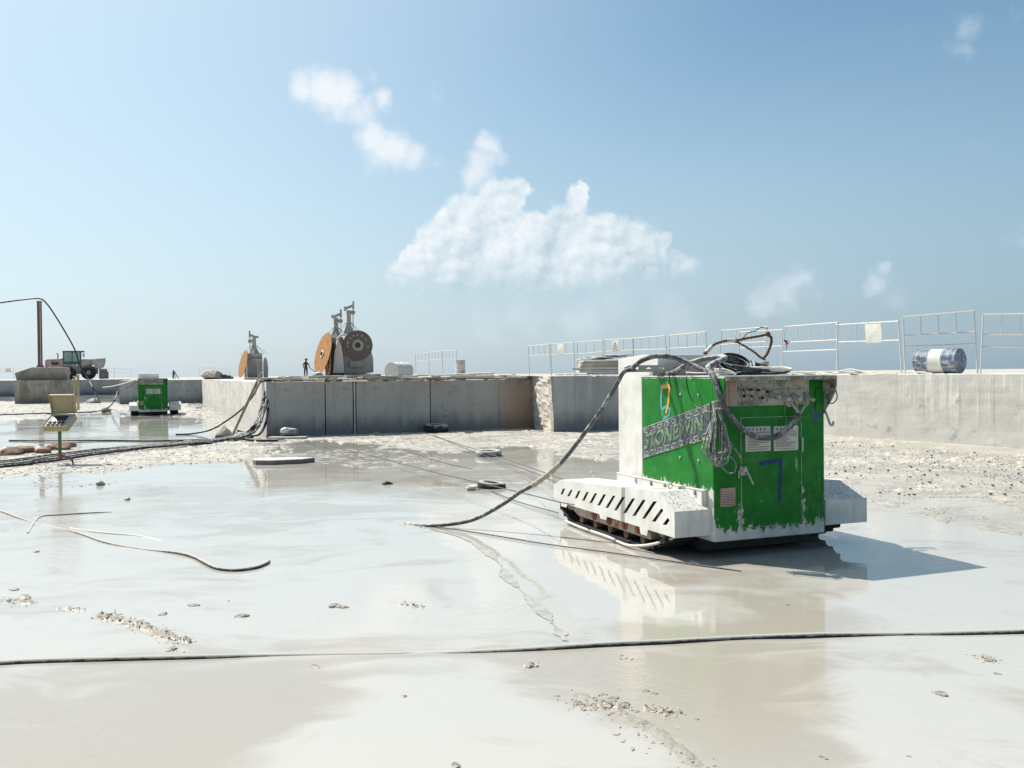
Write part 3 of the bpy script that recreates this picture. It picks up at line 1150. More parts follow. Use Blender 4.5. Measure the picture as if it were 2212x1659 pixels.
    fbox(mb, x0, z0, x1 + .005, z1, .010)
    v = mb.build('vent', BRONZE, R)
    mb = MB()
    for i in range(13):
        z = z0 + .012 + (z1 - z0 - .024) * i / 12
        mb.bar((x0 + .035, FY - .012, z), (x1, FY - .012, z), .010, .008)
        mb.bar((x0 + .002, FY - .012, z), (x0 + .026, FY - .012, z), .010, .008)
    mb.build('louvre_set', CREAM, v)
    # white hook on the right front corner
    MB().tube(spline([(1.515, FY - .02, 1.24), (1.525, FY - .04, 1.18), (1.53, FY - .06, 1.13), (1.542, FY - .065, 1.115), (1.56, FY - .065, 1.12), (1.565, FY - .065, 1.15)]), .010, 8).build('hook', STEEL, R, smooth=60)
    # slanted nameplate band on the left side
    sx = .353
    a0, a1 = sd(667, 728), sd(667, 925)
    b0, b1 = sd(1096, 572), sd(1096, 772)
    mb = MB()
    mb.prism([a0, b0, b1, a1], lambda u, v, t: (t, u, v), sx - .004, sx)
    band = mb.build('nameplate_band', BAND, R)
    dv = Vector((b0[0] - a0[0], b0[1] - a0[1]))
    Ln = dv.length
    du = dv / Ln
    hh = a0[1] - a1[1]
    # u runs from the rear edge to the front edge, v up

    def bm_(u, v, t):
        q = Vector(a1) + du * u + Vector((0, 1)) * v
        return (sx - .004 - t, q.x, q.y)
    mb = MB()
    for v0 in (0.006, hh - .012):
        mb.prism([(0, v0), (Ln, v0), (Ln, v0 + .007), (0, v0 + .007)], bm_, 0, .002)
    for row, (vb, s_) in enumerate(((hh - .062, 1), (.022, -1))):
        nseg = 9
        for i in range(nseg):
            u0 = .02 + i * (Ln - .04) / nseg
            w = (Ln - .04) / nseg
            up = (i + row) % 2
            lo, hi = (.12, .88) if up else (.30, .70)
            lo2, hi2 = (.30, .70) if up else (.12, .88)
            pts = [(u0 + w * lo, vb), (u0 + w * hi, vb), (u0 + w * hi2, vb + .034), (u0 + w * lo2, vb + .034)]
            for q in range(4):
                p, r_ = Vector(pts[q]), Vector(pts[(q + 1) % 4])
                d_ = (r_ - p).normalized()
                nn = Vector((-d_.y, d_.x)) * .0035
                mb.prism([tuple(p - nn), tuple(r_ - nn), tuple(r_ + nn), tuple(p + nn)], bm_, 0, .002)
    mb.build('band_trim', SILV, band)
    off_u = .035
    for (t0, t1, mm, nm, grow) in ((0, .0025, SILV, 'lettering_edge', .006), (.0, .004, LGREEN, 'lettering', 0)):
        text_mesh(nm, 'STONEWIN', .195, (lambda dx: lambda u, v, t: bm_(off_u + u + dx, hh / 2 - .066 + v + dx * .7, t + t1))(grow), .002, mm, band, shear=.12, sx=1.03)
    # sprayed digits and patches
    gm = MB()
    ps = [sd(*q) for q in ((782, 470), (838, 466))]
    ps2 = [sd(*q) for q in ((836, 468), (830, 560), (813, 638))]
    q3 = [Vector((sx - .0015, p[0], p[1])) for p in ps]
    q4 = [Vector((sx - .0015, p[0], p[1])) for p in ps2]

    def stroke(mb, pts, w, n_):
        pts = [Vector(p) for p in pts]
        o = len(mb.v)
        for i, p in enumerate(pts):
            t = (pts[min(i + 1, len(pts) - 1)] - pts[max(i - 1, 0)]).normalized()
            s_ = t.cross(Vector(n_)).normalized() * w / 2
            mb.v += [p - s_, p + s_]
        for i in range(len(pts) - 1):
            mb.f.append((o + 2 * i, o + 2 * i + 1, o + 2 * i + 3, o + 2 * i + 2))
            mb.mi.append(mb.cur)
    stroke(gm, q3, .035, (1, 0, 0))
    stroke(gm, [p - Vector((.0008, 0, 0)) for p in spline(q4)], .032, (1, 0, 0))
    gm.build('spray_mark', YEL, R)
    gm = MB()
    cy = [(800, 455), (786, 500), (783, 570), (790, 620), (800, 655), (818, 660), (834, 640), (836, 610), (818, 592), (800, 605), (790, 640), (800, 675), (805, 690)]
    cy2 = [(795, 455), (812, 445), (828, 452)]
    for c_ in (cy, cy2):
        stroke(gm, spline([Vector((sx - .0008, *sd(*q))) for q in c_]), .028, (1, 0, 0))
    gm.build('spray_mark', CYAN, R)
    gm = MB()
    df = -.0092
    stroke(gm, [Vector((fr(*q)[0], FY + df, fr(*q)[1])) for q in ((1398, 957), (1440, 948), (1537, 928))], .036, (0, 1, 0))
    stroke(gm, spline([Vector((fr(*q)[0], FY + df - .0006, fr(*q)[1])) for q in ((1533, 925), (1533, 1000), (1528, 1100), (1524, 1188))]), .034, (0, 1, 0))
    gm.build('spray_mark', BLUE, R)
    x, z = fr(1762, 628)
    mb = MB()
    mb.add([(x + .045 * math.cos(w) * (1 + .1 * math.sin(5 * w)), FY - .0015, z + .085 * math.sin(w) * (1 + .08 * math.cos(4 * w))) for w in [i * math.pi / 14 for i in range(28)]], [tuple(range(28))])
    mb.build('spray_mark', BLUE2, R)
    # bolt heads on the side panel
    for q in ((905, 518), (1020, 520), (903, 917), (1020, 938)):
        y, z = sd(*q)
        MB().lathe((sx + .001, y, z), (-1, 0, 0), [(0, .014), (.006, .013), (.010, .007)], 10).build('bolt', STEEL, R, smooth=40)
    # track covers
    for side, (xa_, xb_, xout) in enumerate(((0, .397, 0), (1.57, 2.04, 2.04))):
        prof = [(0, .208), (0, .428), (.25, .568), (1.2, .515), (2.31, .457), (2.50, .385), (2.50, .255), (2.44, .215)]
        low = [(2.33, .215), (2.30, .175), (2.18, .175), (2.15, .215), (1.40, .212), (1.38, .175), (1.26, .175), (1.24, .212), (.60, .21), (.58, .15), (.47, .15), (.45, .208)]
        if side:
            low = []
        outline = prof + low
        holes = []
        if side == 0:
            sl_ = [((350, 330), (320, 330), (290, 405), (318, 405)), ((445, 345), (418, 345), (372, 428), (405, 428)), ((545, 358), (515, 358), (468, 455), (500, 455)),
                   ((648, 372), (618, 372), (560, 483), (595, 485)), ((755, 388), (722, 388), (652, 512), (688, 515)), ((867, 403), (832, 403), (752, 543), (790, 546)),
                   ((985, 420), (950, 420), (855, 573), (893, 577)), ((1108, 436), (1068, 436), (965, 605), (1003, 608)), ((1235, 455), (1195, 455), (1078, 638), (1120, 642)),
                   ((1370, 472), (1328, 472), (1195, 675), (1238, 680)), ((1510, 492), (1462, 492), (1318, 708), (1360, 715)), ((1592, 605), (1565, 578), (1442, 745), (1490, 752)), ((1672, 730), (1645, 697), (1578, 785), (1628, 795))]
            for q in sl_:
                h_ = []
                for (a, b) in q:
                    p = mp(1161 + a * .1709, 999 + b * .1709, 0, 0.0)
                    h_.append((p.y, p.z))
                holes.append(h_)
        cov = plate('track_cover', outline, holes, (lambda xo, sg: lambda u, v, t: (xo + sg * t, u, v))(xout, 1 if side == 0 else -1), .006, WHITE, R)
        # folded top sheet and end plates
        mb = MB()
        pr = prof[:7]
        for i in range(len(pr) - 1):
            (ya, za2), (yb, zb2) = pr[i], pr[i + 1]
            lo_, hi_ = (xa_ + .006, xb_) if side == 0 else (xa_, xb_ - .006)
            vs = [(lo_, ya, za2), (hi_, ya, za2), (hi_, yb, zb2), (lo_, yb, zb2)]
            mb.add(vs + [(q[0], q[1] + .004, q[2] - .004) for q in vs], [(0, 1, 2, 3), (7, 6, 5, 4), (0, 4, 5, 1), (1, 5, 6, 2), (2, 6, 7, 3), (3, 7, 4, 0)])
        xi = xb_ if side == 0 else xa_
        mb.prism(prof, lambda u, v, t: (xi + t, u, v), -.003, .003)
        mb.build('cover_sheet', WHITE, cov)
        ex_ = xa_ + .17 if side == 0 else xa_ + .1
        for yy in ((.35, 1.9) if side == 0 else (.5,)):
            MB().tube([(ex_ + .022 * math.cos(w), yy, .60 - .05 * (yy > 1) + .022 * math.sin(w)) for w in [i * math.pi / 8 for i in range(16)]], .006, 6, closed=True).build('lifting_eye', STEEL, cov, smooth=60)
        # shading board behind the slots and on the inside
        # rubber track
        tx0, tx1 = (.045, .36) if side == 0 else (1.62, 1.93)
        pts = []
        for (cy_, cz, r_) in ((.36, .262, .165), (2.30, .235, .15), (.60, .085, .085), (2.12, .085, .085)):
            pts += [(cy_ + r_ * math.cos(w), cz + r_ * math.sin(w)) for w in [i * 2 * math.pi / 40 for i in range(40)]]
        pts = sorted(set((round(a, 5), round(b, 5)) for a, b in pts))

        def half(ps):
            h = []
            for p in ps:
                while len(h) > 1 and (h[-1][0] - h[-2][0]) * (p[1] - h[-2][1]) - (h[-1][1] - h[-2][1]) * (p[0] - h[-2][0]) <= 0:
                    h.pop()
                h.append(p)
            return h[:-1]
        hull = half(pts) + half(pts[::-1])
        # resample evenly
        P_ = [Vector((a, b)) for a, b in hull] + [Vector(hull[0])]
        Lc = [0]
        for i in range(len(P_) - 1):
            Lc.append(Lc[-1] + (P_[i + 1] - P_[i]).length)
        N_ = 120

        def at(s_):
            s_ %= Lc[-1]
            for i in range(len(P_) - 1):
                if Lc[i + 1] >= s_:
                    return P_[i].lerp(P_[i + 1], (s_ - Lc[i]) / max(Lc[i + 1] - Lc[i], 1e-9))
            return P_[-1]
        ringp = [at(Lc[-1] * i / N_) for i in range(N_)]
        mb = MB()
        o = 0
        for i, p in enumerate(ringp):
            t_ = (ringp[(i + 1) % N_] - ringp[i - 1]).normalized()
            nn = Vector((t_.y, -t_.x))
            q = p - nn * .032
            mb.v += [Vector((tx0, p.x, p.y)), Vector((tx1, p.x, p.y)), Vector((tx1, q.x, q.y)), Vector((tx0, q.x, q.y))]
        for i in range(N_):
            j = (i + 1) % N_
            for k_ in range(4):
                k2 = (k_ + 1) % 4
                mb.f.append((i * 4 + k_, i * 4 + k2, j * 4 + k2, j * 4 + k_))
                mb.mi.append(0)
        nl = 44
        for i in range(nl):
            s_ = Lc[-1] * i / nl
            p, p2 = at(s_), at(s_ + .045)
            t_ = (p2 - p).normalized()
            nn = Vector((t_.y, -t_.x))
            a_, b_2 = p - nn * .004, p2 - nn * .004
            c_, d_ = p2 + nn * .018 - t_ * .008, p + nn * .018 + t_ * .008
            mb.prism([tuple(a_), tuple(b_2), tuple(c_), tuple(d_)], lambda u, v, t: (t, u, v), tx0 - .004, tx1 + .004)
        tr = mb.build('track', RUBBER, R)
        # hull frame and rollers
        fx0, fx1 = tx0 + .05, tx1 - .05
        mb = MB()
        mb.prism([(.50, .105), (.50, .21), (.56, .30), (2.05, .30), (2.22, .24), (2.12, .15), (2.0, .11)], lambda u, v, t: (t, u, v), tx0 + .012, fx1)
        mb.build('track_frame', RUSTB, tr, bevel=.006)
        for y in (.66, .98, 1.30, 1.62, 1.94):
            MB().lathe((fx0 - .035, y, .085), (1, 0, 0), [(0, .02), (.004, .042), (.03, .048), (fx1 - fx0 + .04, .048), (fx1 - fx0 + .066, .042), (fx1 - fx0 + .07, .02)], 18).build('roller', ROLL, tr, smooth=40)
        for (y, z, r_) in ((.36, .262, .125), (2.30, .235, .112)):
            MB().lathe((fx0 - .02, y, z), (1, 0, 0), [(0, .03), (.0, .06), (.015, .07), (.02, r_ * .8), (.03, r_), (fx1 - fx0 + .01, r_), (fx1 - fx0 + .03, r_ * .6)], 24).build('idler_wheel', RUSTB, tr, smooth=40)
        for y in (.60, .72, .98, 1.30, 1.62):
            MB().lathe((tx0 + .012, y, .17), (-1, 0, 0), [(0, .05), (.012, .05), (.014, .03), (.024, .028)], 14).build('frame_boss', RUSTC, tr, smooth=40)
        # beam and hidden axle
        MB().box(min(tx1, 1.6) if side == 0 else tx0 - .2, (tx1 + .2) if side == 0 else tx0, .7, 1.5, .18, .34).build('axle_beam', GREYIN, R)
    return R


M1 = make_machine()
tag(M1, 'green and white tracked stone cutting machine, chipped front door sprayed with a blue 7', 'saw machine', 'green tracked machines')


def MW(x, y, z=0.0):
    return MO + EX * x + EY * y + Vector((0, 0, z))


M2 = copy_tree(M1, None, skip=('spray_mark', 'cable_tray', 'tray_bracket', 'hook'))
g = G(280, 897.5)
M2.location = g - EY * .515
tag(M2, 'small distant green tracked machine standing in shallow water at the left', 'saw machine', 'green tracked machines')
# ------------------------------------------------------------------ cables, ropes and coils lying on and hanging from the machine
HOSE = m_muddy('muddy_grey_hose', (0.060, 0.063, 0.070), (0.46, 0.44, 0.40), 16, 0.43, 0.5, top=0.14)
HOSED = m_muddy('dark_wet_hose', (0.016, 0.016, 0.018), (0.42, 0.40, 0.36), 9, 0.40, 0.35, top=0.42)
BLACKC = m_muddy('black_cable', (0.012, 0.012, 0.014), (0.40, 0.38, 0.34), 12, 0.36, 0.4, top=0.15)
NAVY = m_muddy('navy_flat_hose', (0.016, 0.022, 0.032), (0.40, 0.41, 0.42), 10, 0.40, 0.42, top=0.45)
GREYC = m_muddy('grey_cord', (0.13, 0.13, 0.135), (0.55, 0.53, 0.49), 20, 0.45, 0.6)
PALE = m_muddy('slurry_coated_cable', (0.20, 0.19, 0.18), (0.60, 0.57, 0.51), 16, 0.62, 0.7)
ROPE = m_rust('rusty_wire_rope', (0.10, 0.06, 0.035), 0.6, 30, 0.55, (0.06, 0.024, 0.012), (0.20, 0.085, 0.035))
FERR = m_muddy('pale_ferrule', (0.50, 0.48, 0.44), (0.62, 0.60, 0.55), 20, 0.4, 0.35, 0.6)
TAPE = m_simple('yellowed_wrap', (0.42, 0.32, 0.12), (0.34, 0.31, 0.26), 25, 0.7, contrast=(0.35, 0.55))
WIREM = m_simple('dark_wire', (0.035, 0.035, 0.036), (0.10, 0.095, 0.09), 20, 0.6)


def zA(zx, zy, Y):
    return A(*zz1(zx, zy), Y)


# thick hose from the floor to the tray
pth = [(930, 1137.5, 9.62), (989, 1130, 9.50), (1032, 1118.5, 9.42), (1084.7, 1090, 9.3), (1123.7, 1063, 9.2), (1157, 1045, 9.1), (1180, 1028, 9.02), (1212, 1000, 8.92), (1255, 946, 8.78), (1298, 887, 8.62), (1330, 834, 8.48), (1348, 803, 8.40)]
pts = [A(*q) for q in pth]
pts[0].z = 0.012
cable('rising_hose', [G(880, 1131, -.012), G(905, 1135, .004)] + pts + [MW(.06, .77, 1.625)], .021, HOSE,
      'thick mud spattered hose rising from the slurry to the machine roof', 'hose', k=8, n=10)
# yellow wrapping on the hose
q = spline([A(1150, 1049, 9.11), A(1180, 1028, 9.02), A(1212, 1000, 8.92)], 5)
mb = MB().tube(q, [.024, .030, .025, .031, .024, .029, .024, .031, .025, .028, .022], 10)
rnd = random.Random(4)
for i in range(9):
    p = q[1 + i % 9]
    mb.bar(p, p + Vector((rnd.uniform(-.05, .05), -.03, rnd.uniform(-.06, .03))), .008, .003)
tag(mb.build('tape_wrap', TAPE, loc=q[0], smooth=60), 'frayed yellowish tape wrapped round the rising hose', 'tape')
# the cable from the tray, over the roof, down the front corner and back up to the sockets
Yc = 7.72
pts = [MW(.02, .775, 1.625), MW(.10, .75, 1.70), MW(.24, .70, 1.75), MW(.40, .62, 1.73), MW(.52, .52, 1.66), MW(.60, .42, 1.595)]
cable('roof_cable', pts, .024, HOSE, 'thick grey cable arching over the left end of the steel tray', 'cable', k=8, n=10)
pts = [MW(.36, .73, 1.575), MW(.46, .74, 1.60), MW(.60, .70, 1.68), MW(.70, .55, 1.725), MW(.72, .30, 1.725), zA(1080, 345, 7.86), zA(1112, 405, 7.72), zA(1140, 490, 7.66), zA(1172, 580, 7.64), zA(1230, 670, 7.66), zA(1300, 740, 7.70),
       zA(1370, 780, 7.76), zA(1440, 792, 7.80), zA(1510, 783, 7.85), zA(1580, 735, 7.92), zA(1630, 680, 7.98), zA(1652, 640, 8.0)]
cable('hanging_cable', pts, .025, HOSE, 'thick grey cable hanging in a loop across the front door up to the sockets', 'cable', k=8, n=10)
lab = {0: 'thin cord from the first socket joining the hanging cable', 1: 'thin cord from the middle socket joining the hanging cable', 2: 'thin green grey cord from the right socket'}
for i, pl_ in enumerate((((1540, 535, 8.02), (1590, 565, 7.99), (1625, 600, 7.98), (1650, 640, 8.0)), ((1612, 535, 8.05), (1632, 575, 8.02), (1640, 610, 8.0), (1652, 640, 8.0)), ((1695, 540, 8.1), (1702, 575, 8.06), (1680, 605, 8.04), (1655, 645, 8.0)))):
    cable('thin_cord', [zA(*q) for q in pl_], .012, GREYIN, lab[i], 'cord', k=6)
cable('thin_cord', [zA(1160, 355, 7.95), zA(1225, 372, 7.8), zA(1262, 410, 7.75), zA(1300, 470, 7.74), zA(1340, 530, 7.75), zA(1372, 568, 7.76), zA(1398, 573, 7.78), zA(1408, 550, 7.82)], .006, GREYC, 'thin pale cord drooping across the round knobs under the visor', 'cord')
cable('thin_cord', [zA(1790, 430, 8.10), zA(1850, 445, 8.06), zA(1885, 490, 8.05), zA(1893, 540, 8.05), zA(1870, 572, 8.06), zA(1835, 572, 8.1)], .005, BLACKC, 'thin black cord looping past the right edge of the visor', 'cord')
cable('thin_cord', [zA(945, 385, 8.05), zA(942, 430, 8.0), zA(960, 520, 7.98), zA(1000, 590, 7.9), zA(1050, 620, 7.78), zA(1095, 630, 7.68), zA(1150, 622, 7.62)], .0055, BLACKC, 'thin black cord curving down the side to the coiled cord', 'cord')
cable('thin_cord', [zA(833, 400, 8.35), zA(836, 440, 8.33), zA(848, 475, 8.33)], .005, BLACKC, 'short black cord end dangling beside the yellow 7', 'cord')
cable('thin_cord', [zA(940, 378, 8.1), zA(1010, 382, 8.0), zA(1080, 380, 7.95), zA(1180, 378, 7.93), zA(1260, 386, 7.93)], .006, PALE, 'pale cord lying along the front edge of the machine roof', 'cord')
# coiled cord hanging from the corner
rnd = random.Random(12)
CR = root('coiled_cord', zA(1140, 600, 7.66), 0, 'tangled bundle of thin grey cord hung on the front left corner', 'cord')
base = CR.location.copy()
for i in range(17):
    a = rnd.uniform(.25, 1.0)
    cx, bz = 1138 + rnd.uniform(-14, 26), rnd.uniform(890, 985)
    w = rnd.uniform(18, 85)
    y = 7.62 + rnd.uniform(-.05, .05)
    sk_ = rnd.uniform(-25, 25)
    top = (1137 + rnd.uniform(-16, 16), 606 + rnd.uniform(-8, 8))
    pp = [(top[0] - 8, top[1]), (cx - w * .55 + sk_ * .4, 720), (cx - w + sk_, 860), (cx - w * .6 + sk_, bz - 8), (cx + sk_, bz), (cx + w * .7 + sk_, bz - 30), (cx + w * .9 + sk_, 850), (cx + w * .45 + sk_ * .4, 720), (top[0] + 8, top[1])]
    pp = [A(*zz1(px + rnd.uniform(-5, 5), py), y + .03 * math.sin(j * .9 + i)) - base for j, (px, py) in enumerate(pp)]
    MB().tube(spline(pp, 6), .0052, 6).build('cord_loop', GREYC, CR, smooth=60)
pp = [zA(1200, 800, 7.63), zA(1245, 860, 7.6), zA(1285, 920, 7.62), zA(1287, 975, 7.7)]
MB().tube([p - base for p in spline(pp, 6)], .005, 6).build('cord_end', GREYC, CR, smooth=60)
pp = [zA(1150, 960, 7.6), zA(1200, 1010, 7.6), zA(1240, 1012, 7.6), (zA(1256, 975, 7.62)), zA(1240, 930, 7.62), zA(1205, 905, 7.62)]
MB().tube([p - base for p in spline(pp, 6)], .005, 6).build('cord_loop', GREYC, CR, smooth=60)
mb = MB().bar(zA(1125, 560, 7.69) - base, zA(1140, 640, 7.66) - base, .07, .035)
mb.build('cord_grip', GREYIN, CR, bevel=.012)
mb = MB().bar(zA(1120, 905, 7.6) - base, zA(1140, 950, 7.59) - base, .025, .02)
mb.build('plug', GREYC, CR, bevel=.004)


# flat hose coiled on the roof
def ribbon(pts, w, th, ups):
    mb = MB()
    o = 0
    N = len(pts)
    for i in range(N):
        t = (pts[min(i + 1, N - 1)] - pts[max(i - 1, 0)]).normalized()
        u_ = (ups[i] - t * ups[i].dot(t)).normalized()
        s_ = t.cross(u_)
        p = pts[i]
        mb.v += [p + u_ * w / 2 + s_ * th / 2, p + u_ * w / 2 - s_ * th / 2, p - u_ * w / 2 - s_ * th / 2, p - u_ * w / 2 + s_ * th / 2]
    for i in range(N - 1):
        for k in range(4):
            k2 = (k + 1) % 4
            mb.f.append((i * 4 + k, i * 4 + k2, i * 4 + 4 + k2, i * 4 + 4 + k))
            mb.mi.append(0)
    mb.f += [(0, 1, 2, 3), tuple(4 * (N - 1) + k for k in (3, 2, 1, 0))]
    mb.mi += [0, 0]
    return mb


def coil(c, r0, r1, turns, tilt, w, label, ph=0.0, ell=.8, wob=.015):
    pts, ups = [], []
    n_ = int(turns * 36)
    R_ = Matrix.Rotation(ANG, 3, 'Z') @ Matrix.Rotation(tilt[1], 3, 'Y') @ Matrix.Rotation(tilt[0], 3, 'X')
    for i in range(n_ + 1):
        t = i / n_
        a = ph + t * turns * 2 * math.pi
        r_ = r0 + (r1 - r0) * t
        pts.append(Vector(c) + R_ @ Vector((r_ * math.cos(a), r_ * ell * math.sin(a), wob * math.sin(a * 1.3 + ph))))
        ups.append(R_ @ Vector((0.10 * math.cos(a), 0.10 * math.sin(a), 1)))
    o = ribbon(pts, w, .007, ups).build('flat_hose_coil', NAVY, loc=Vector(c), smooth=40)
    return tag(o, label, 'hose')


coil(MW(.90, .42, 1.655), .10, .175, 2.6, (.50, -.12), .075, 'smaller navy flat hose coil standing tilted on the machine roof', ph=2.4, ell=1.0)
coil(MW(1.03, .44, 1.622), .20, .245, 2.0, (.22, .05), .09, 'wide navy flat hose coil lying round the tilted smaller coil', ph=.5, ell=.95)
# loose cable turns and fittings on the roof
rnd = random.Random(3)
for i in range(6):
    c = MW(1.14 + rnd.uniform(-.05, .06), .38 + rnd.uniform(-.05, .1), 1.572 + i * .010)
    r_ = .12 + rnd.uniform(0, .14)
    a0 = rnd.uniform(0, 6)
    pts = [c + Vector((r_ * 1.1 * math.cos(a0 + k * .5), r_ * .8 * math.sin(a0 + k * .5), .012 * math.sin(k * 1.1))) for k in range(12)]
    cable('cable_coil', pts, .011, PALE if i % 2 else BLACKC, 'loose turns of thin cable inside and beside the hose coils on the machine roof', 'cable', 'cable turns on the machine roof', k=4)
pts = [MW(1.2, .25, 1.60), MW(1.3, .22, 1.63), MW(1.42, .2, 1.60), MW(1.53, .2, 1.57)]
cable('roof_hose', [MW(.95, .75, 1.60), MW(1.2, .7, 1.67), MW(1.4, .6, 1.64), MW(1.55, .55, 1.575), MW(1.62, .52, 1.55)], .016, PALE, 'pale hose sloping down to the right rear of the machine roof', 'hose')
mb = MB()
p = MW(1.45, .7, 1.566)
mb.box(-.05, .05, -.05, .05, 0, .09)
mb.cyl((0, 0, .09), (0, 0, .13), .035, n=14)
mb.cyl((.05, 0, .05), (.09, 0, .05), .03, n=12)
o = mb.build('valve', STEEL, smooth=35, bevel=.004)
o.location = p
tag(o, 'small grey valve block on the right of the machine roof', 'valve')
mb = MB()
mb.prism([(-.07, 0), (.09, 0), (.08, .03), (.01, .04), (-.04, .06), (-.07, .065)], lambda u, v, t: Vector((u, t, v)), -.04, .04)
mb.box(.03, .08, -.05, -.04, .012, .04)
o = mb.build('cable_connector', FERR, bevel=.006)
o.location = MW(.66, .25, 1.567)
o.rotation_euler.z = ANG
tag(o, 'pale crumpled connector block left of the hose coils', 'connector')


# rusty wire rope sling
def strands(mb, pts, R_, turns_per_m=16, k=3):
    q = spline(pts, 10)
    s_ = 0
    T = []
    for i, p in enumerate(q):
        if i:
            s_ += (p - q[i - 1]).length
        t = (q[min(i + 1, len(q) - 1)] - q[max(i - 1, 0)]).normalized()
        a = t.orthogonal() if i == 0 else (T[-1][1] - t * T[-1][1].dot(t))
        a.normalize()
        T.append((p, a, t.cross(a), s_))
    for j in range(k):
        mb.tube([p + (a * math.cos(s * turns_per_m * 6.28 / 1.8 + j * 6.28 / k) + b * math.sin(s * turns_per_m * 6.28 / 1.8 + j * 6.28 / k)) * R_ * .55 for p, a, b, s in T], R_ * .62, 6)


SR = root('wire_rope_sling', zA(1030, 300, 8.9), 0, 'rusty steel wire rope sling with pale ferrules looping above the machine roof', 'wire rope')
b0_ = SR.location.copy()
mb = MB()
strands(mb, [zA(*q) - b0_ for q in ((985, 330, 8.86), (1020, 295, 8.88), (1058, 262, 8.9), (1110, 208, 8.9), (1150, 190, 8.92), (1200, 178, 8.94), (1255, 178, 8.96), (1330, 162, 9.0), (1400, 150, 9.02), (1455, 138, 9.04))], .0115)
mb.build('rope', ROPE, SR, smooth=60)
mb = MB()
strands(mb, [zA(*q) - b0_ for q in ((1455, 138, 9.04), (1476, 158, 9.03), (1478, 190, 9.02), (1465, 230, 9.0), (1448, 268, 8.98), (1425, 290, 8.95))], .0125)
mb.build('rope', ROPE, SR, smooth=60)
mb = MB()
strands(mb, [zA(*q) - b0_ for q in ((1255, 182, 8.96), (1310, 212, 8.9), (1370, 250, 8.85), (1405, 280, 8.82), (1440, 300, 8.8))], .010)
mb.build('rope', ROPE, SR, smooth=60)
mb = MB()
strands(mb, [zA(*q) - b0_ for q in ((1270, 178, 8.96), (1300, 160, 8.96), (1330, 128, 8.96), (1375, 118, 8.97), (1410, 95, 8.98), (1455, 100, 9.0))], .0045)
mb.build('rope_end', ROPE, SR, smooth=60)
for (a, b, r_) in (((1066, 252, 8.9), (1106, 212, 8.9), .021), ((1196, 179, 8.94), (1252, 178, 8.96), .020)):
    MB().cyl(zA(*a) - b0_, zA(*b) - b0_, r_, n=14).build('ferrule', FERR, SR, smooth=40)
for (a, b, r_) in (((1058, 262, 8.9), (1066, 253, 8.9), .024), ((1250, 178, 8.955), (1262, 180, 8.97), .026), ((1450, 140, 9.04), (1468, 132, 9.04), .028)):
    MB().cyl(zA(*a) - b0_, zA(*b) - b0_, r_, r_ * .8, n=10).build('rope_clamp', ROPE, SR, smooth=40)

# ------------------------------------------------------------------ cables and wires on the floor
cable('ground_cable', [G(u, v, z) for u, v, z in ((-700, 1470, .004), (-300, 1449, .006), (-90, 1437, .004), (0, 1432.5, .006), (120, 1427, .007), (430, 1420, .005), (560, 1418, -.003), (700, 1416.5, -.0085), (860, 1414.5, -.0095), (900, 1414, -.016), (940, 1413.3, -.011),
      (1000, 1411, -.004), (1150, 1403, .004), (1310, 1392, .010), (1450, 1386, .009), (1600, 1378, .006), (1720, 1373.5, .012), (1800, 1371.5, .010), (1950, 1371, .000), (2060, 1368.5, .006), (2212, 1364, .010), (2300, 1362, .01), (2550, 1360, .004), (2900, 1352, .008))],
      .0165, HOSED, 'long dark cable half sunk in the slurry across the whole foreground', 'cable', k=10, n=12)
cable('ground_hose', [G(u, v, z) for u, v, z in ((-30, 1100, .0), (0, 1104, .003), (40, 1118, .003), (75, 1130, -.006), (110, 1138, -.008), (170, 1152, .002), (230, 1172, .004), (300, 1186, -.004), (350, 1191, .002), (390, 1195, .010), (420, 1203, .014), (445, 1216, .016), (470, 1227, .014), (510, 1231, .012), (550, 1226, .012), (572, 1218, .012), (581, 1212, .012))],
      .014, HOSED, 'thin dark hose snaking through the slurry with a curled end at left', 'hose', k=10, n=10)
cable('ground_hose', [G(u, v, z) for u, v, z in ((60, 1152, -.003), (85, 1118, .000), (130, 1112, .004), (200, 1108, .001), (240, 1107, -.004))], .012, HOSED, 'short faint hose loop beside the stand reflection', 'hose', k=8)
cable('ground_hose', [G(u, v, z) for u, v, z in ((150, 1141, -.004), (215, 1150, .004), (300, 1158, .000), (350, 1170, -.008))], .010, PALE, 'pale buried hose above the curled dark hose', 'hose', k=8)
for i, (pl_, lab_) in enumerate(((((640, 944, .05), (660, 951, .06), (800, 984, .10), (930, 1018, .13), (1040, 1044, .15), (1150, 1070, .18), (1206, 1084, .22), (1240, 1090, .28)), 'taut dark wire running from the stone rubble to the left track'),
                                 (((920, 937, .10), (1000, 962, .14), (1080, 988, .17), (1160, 1015, .22), (1230, 1040, .28), (1300, 1060, .35)), 'upper taut wire running from the dark tyre to the machine'),
                                 (((935, 939, .02), (1010, 970, .04), (1080, 996, .05), (1150, 1020, .09), (1225, 1052, .14)), 'lower slack wire running from the dark tyre to the machine'),
                                 (((850, 968, -.004), (900, 982, .006), (960, 1000, .008), (1020, 1013, .004)), 'thin wire lying in the pale dry slurry behind the upright tyre'),
                                 (((945, 1138, .012), (1040, 1152, .012), (1180, 1175, .014), (1330, 1195, .014), (1420, 1208, .014), (1500, 1219, .010), (1600, 1234, .004)), 'dark wire on the slurry from the rising hose past the left track'),
                                 (((1060, 1060, .01), (1120, 1084, .02), (1206, 1108, .03)), 'faint wire from the sunken tyre towards the left track'))):
    cable('cutting_wire', [G(*q) for q in pl_], .0065, WIREM, lab_, 'wire', k=8, n=6)
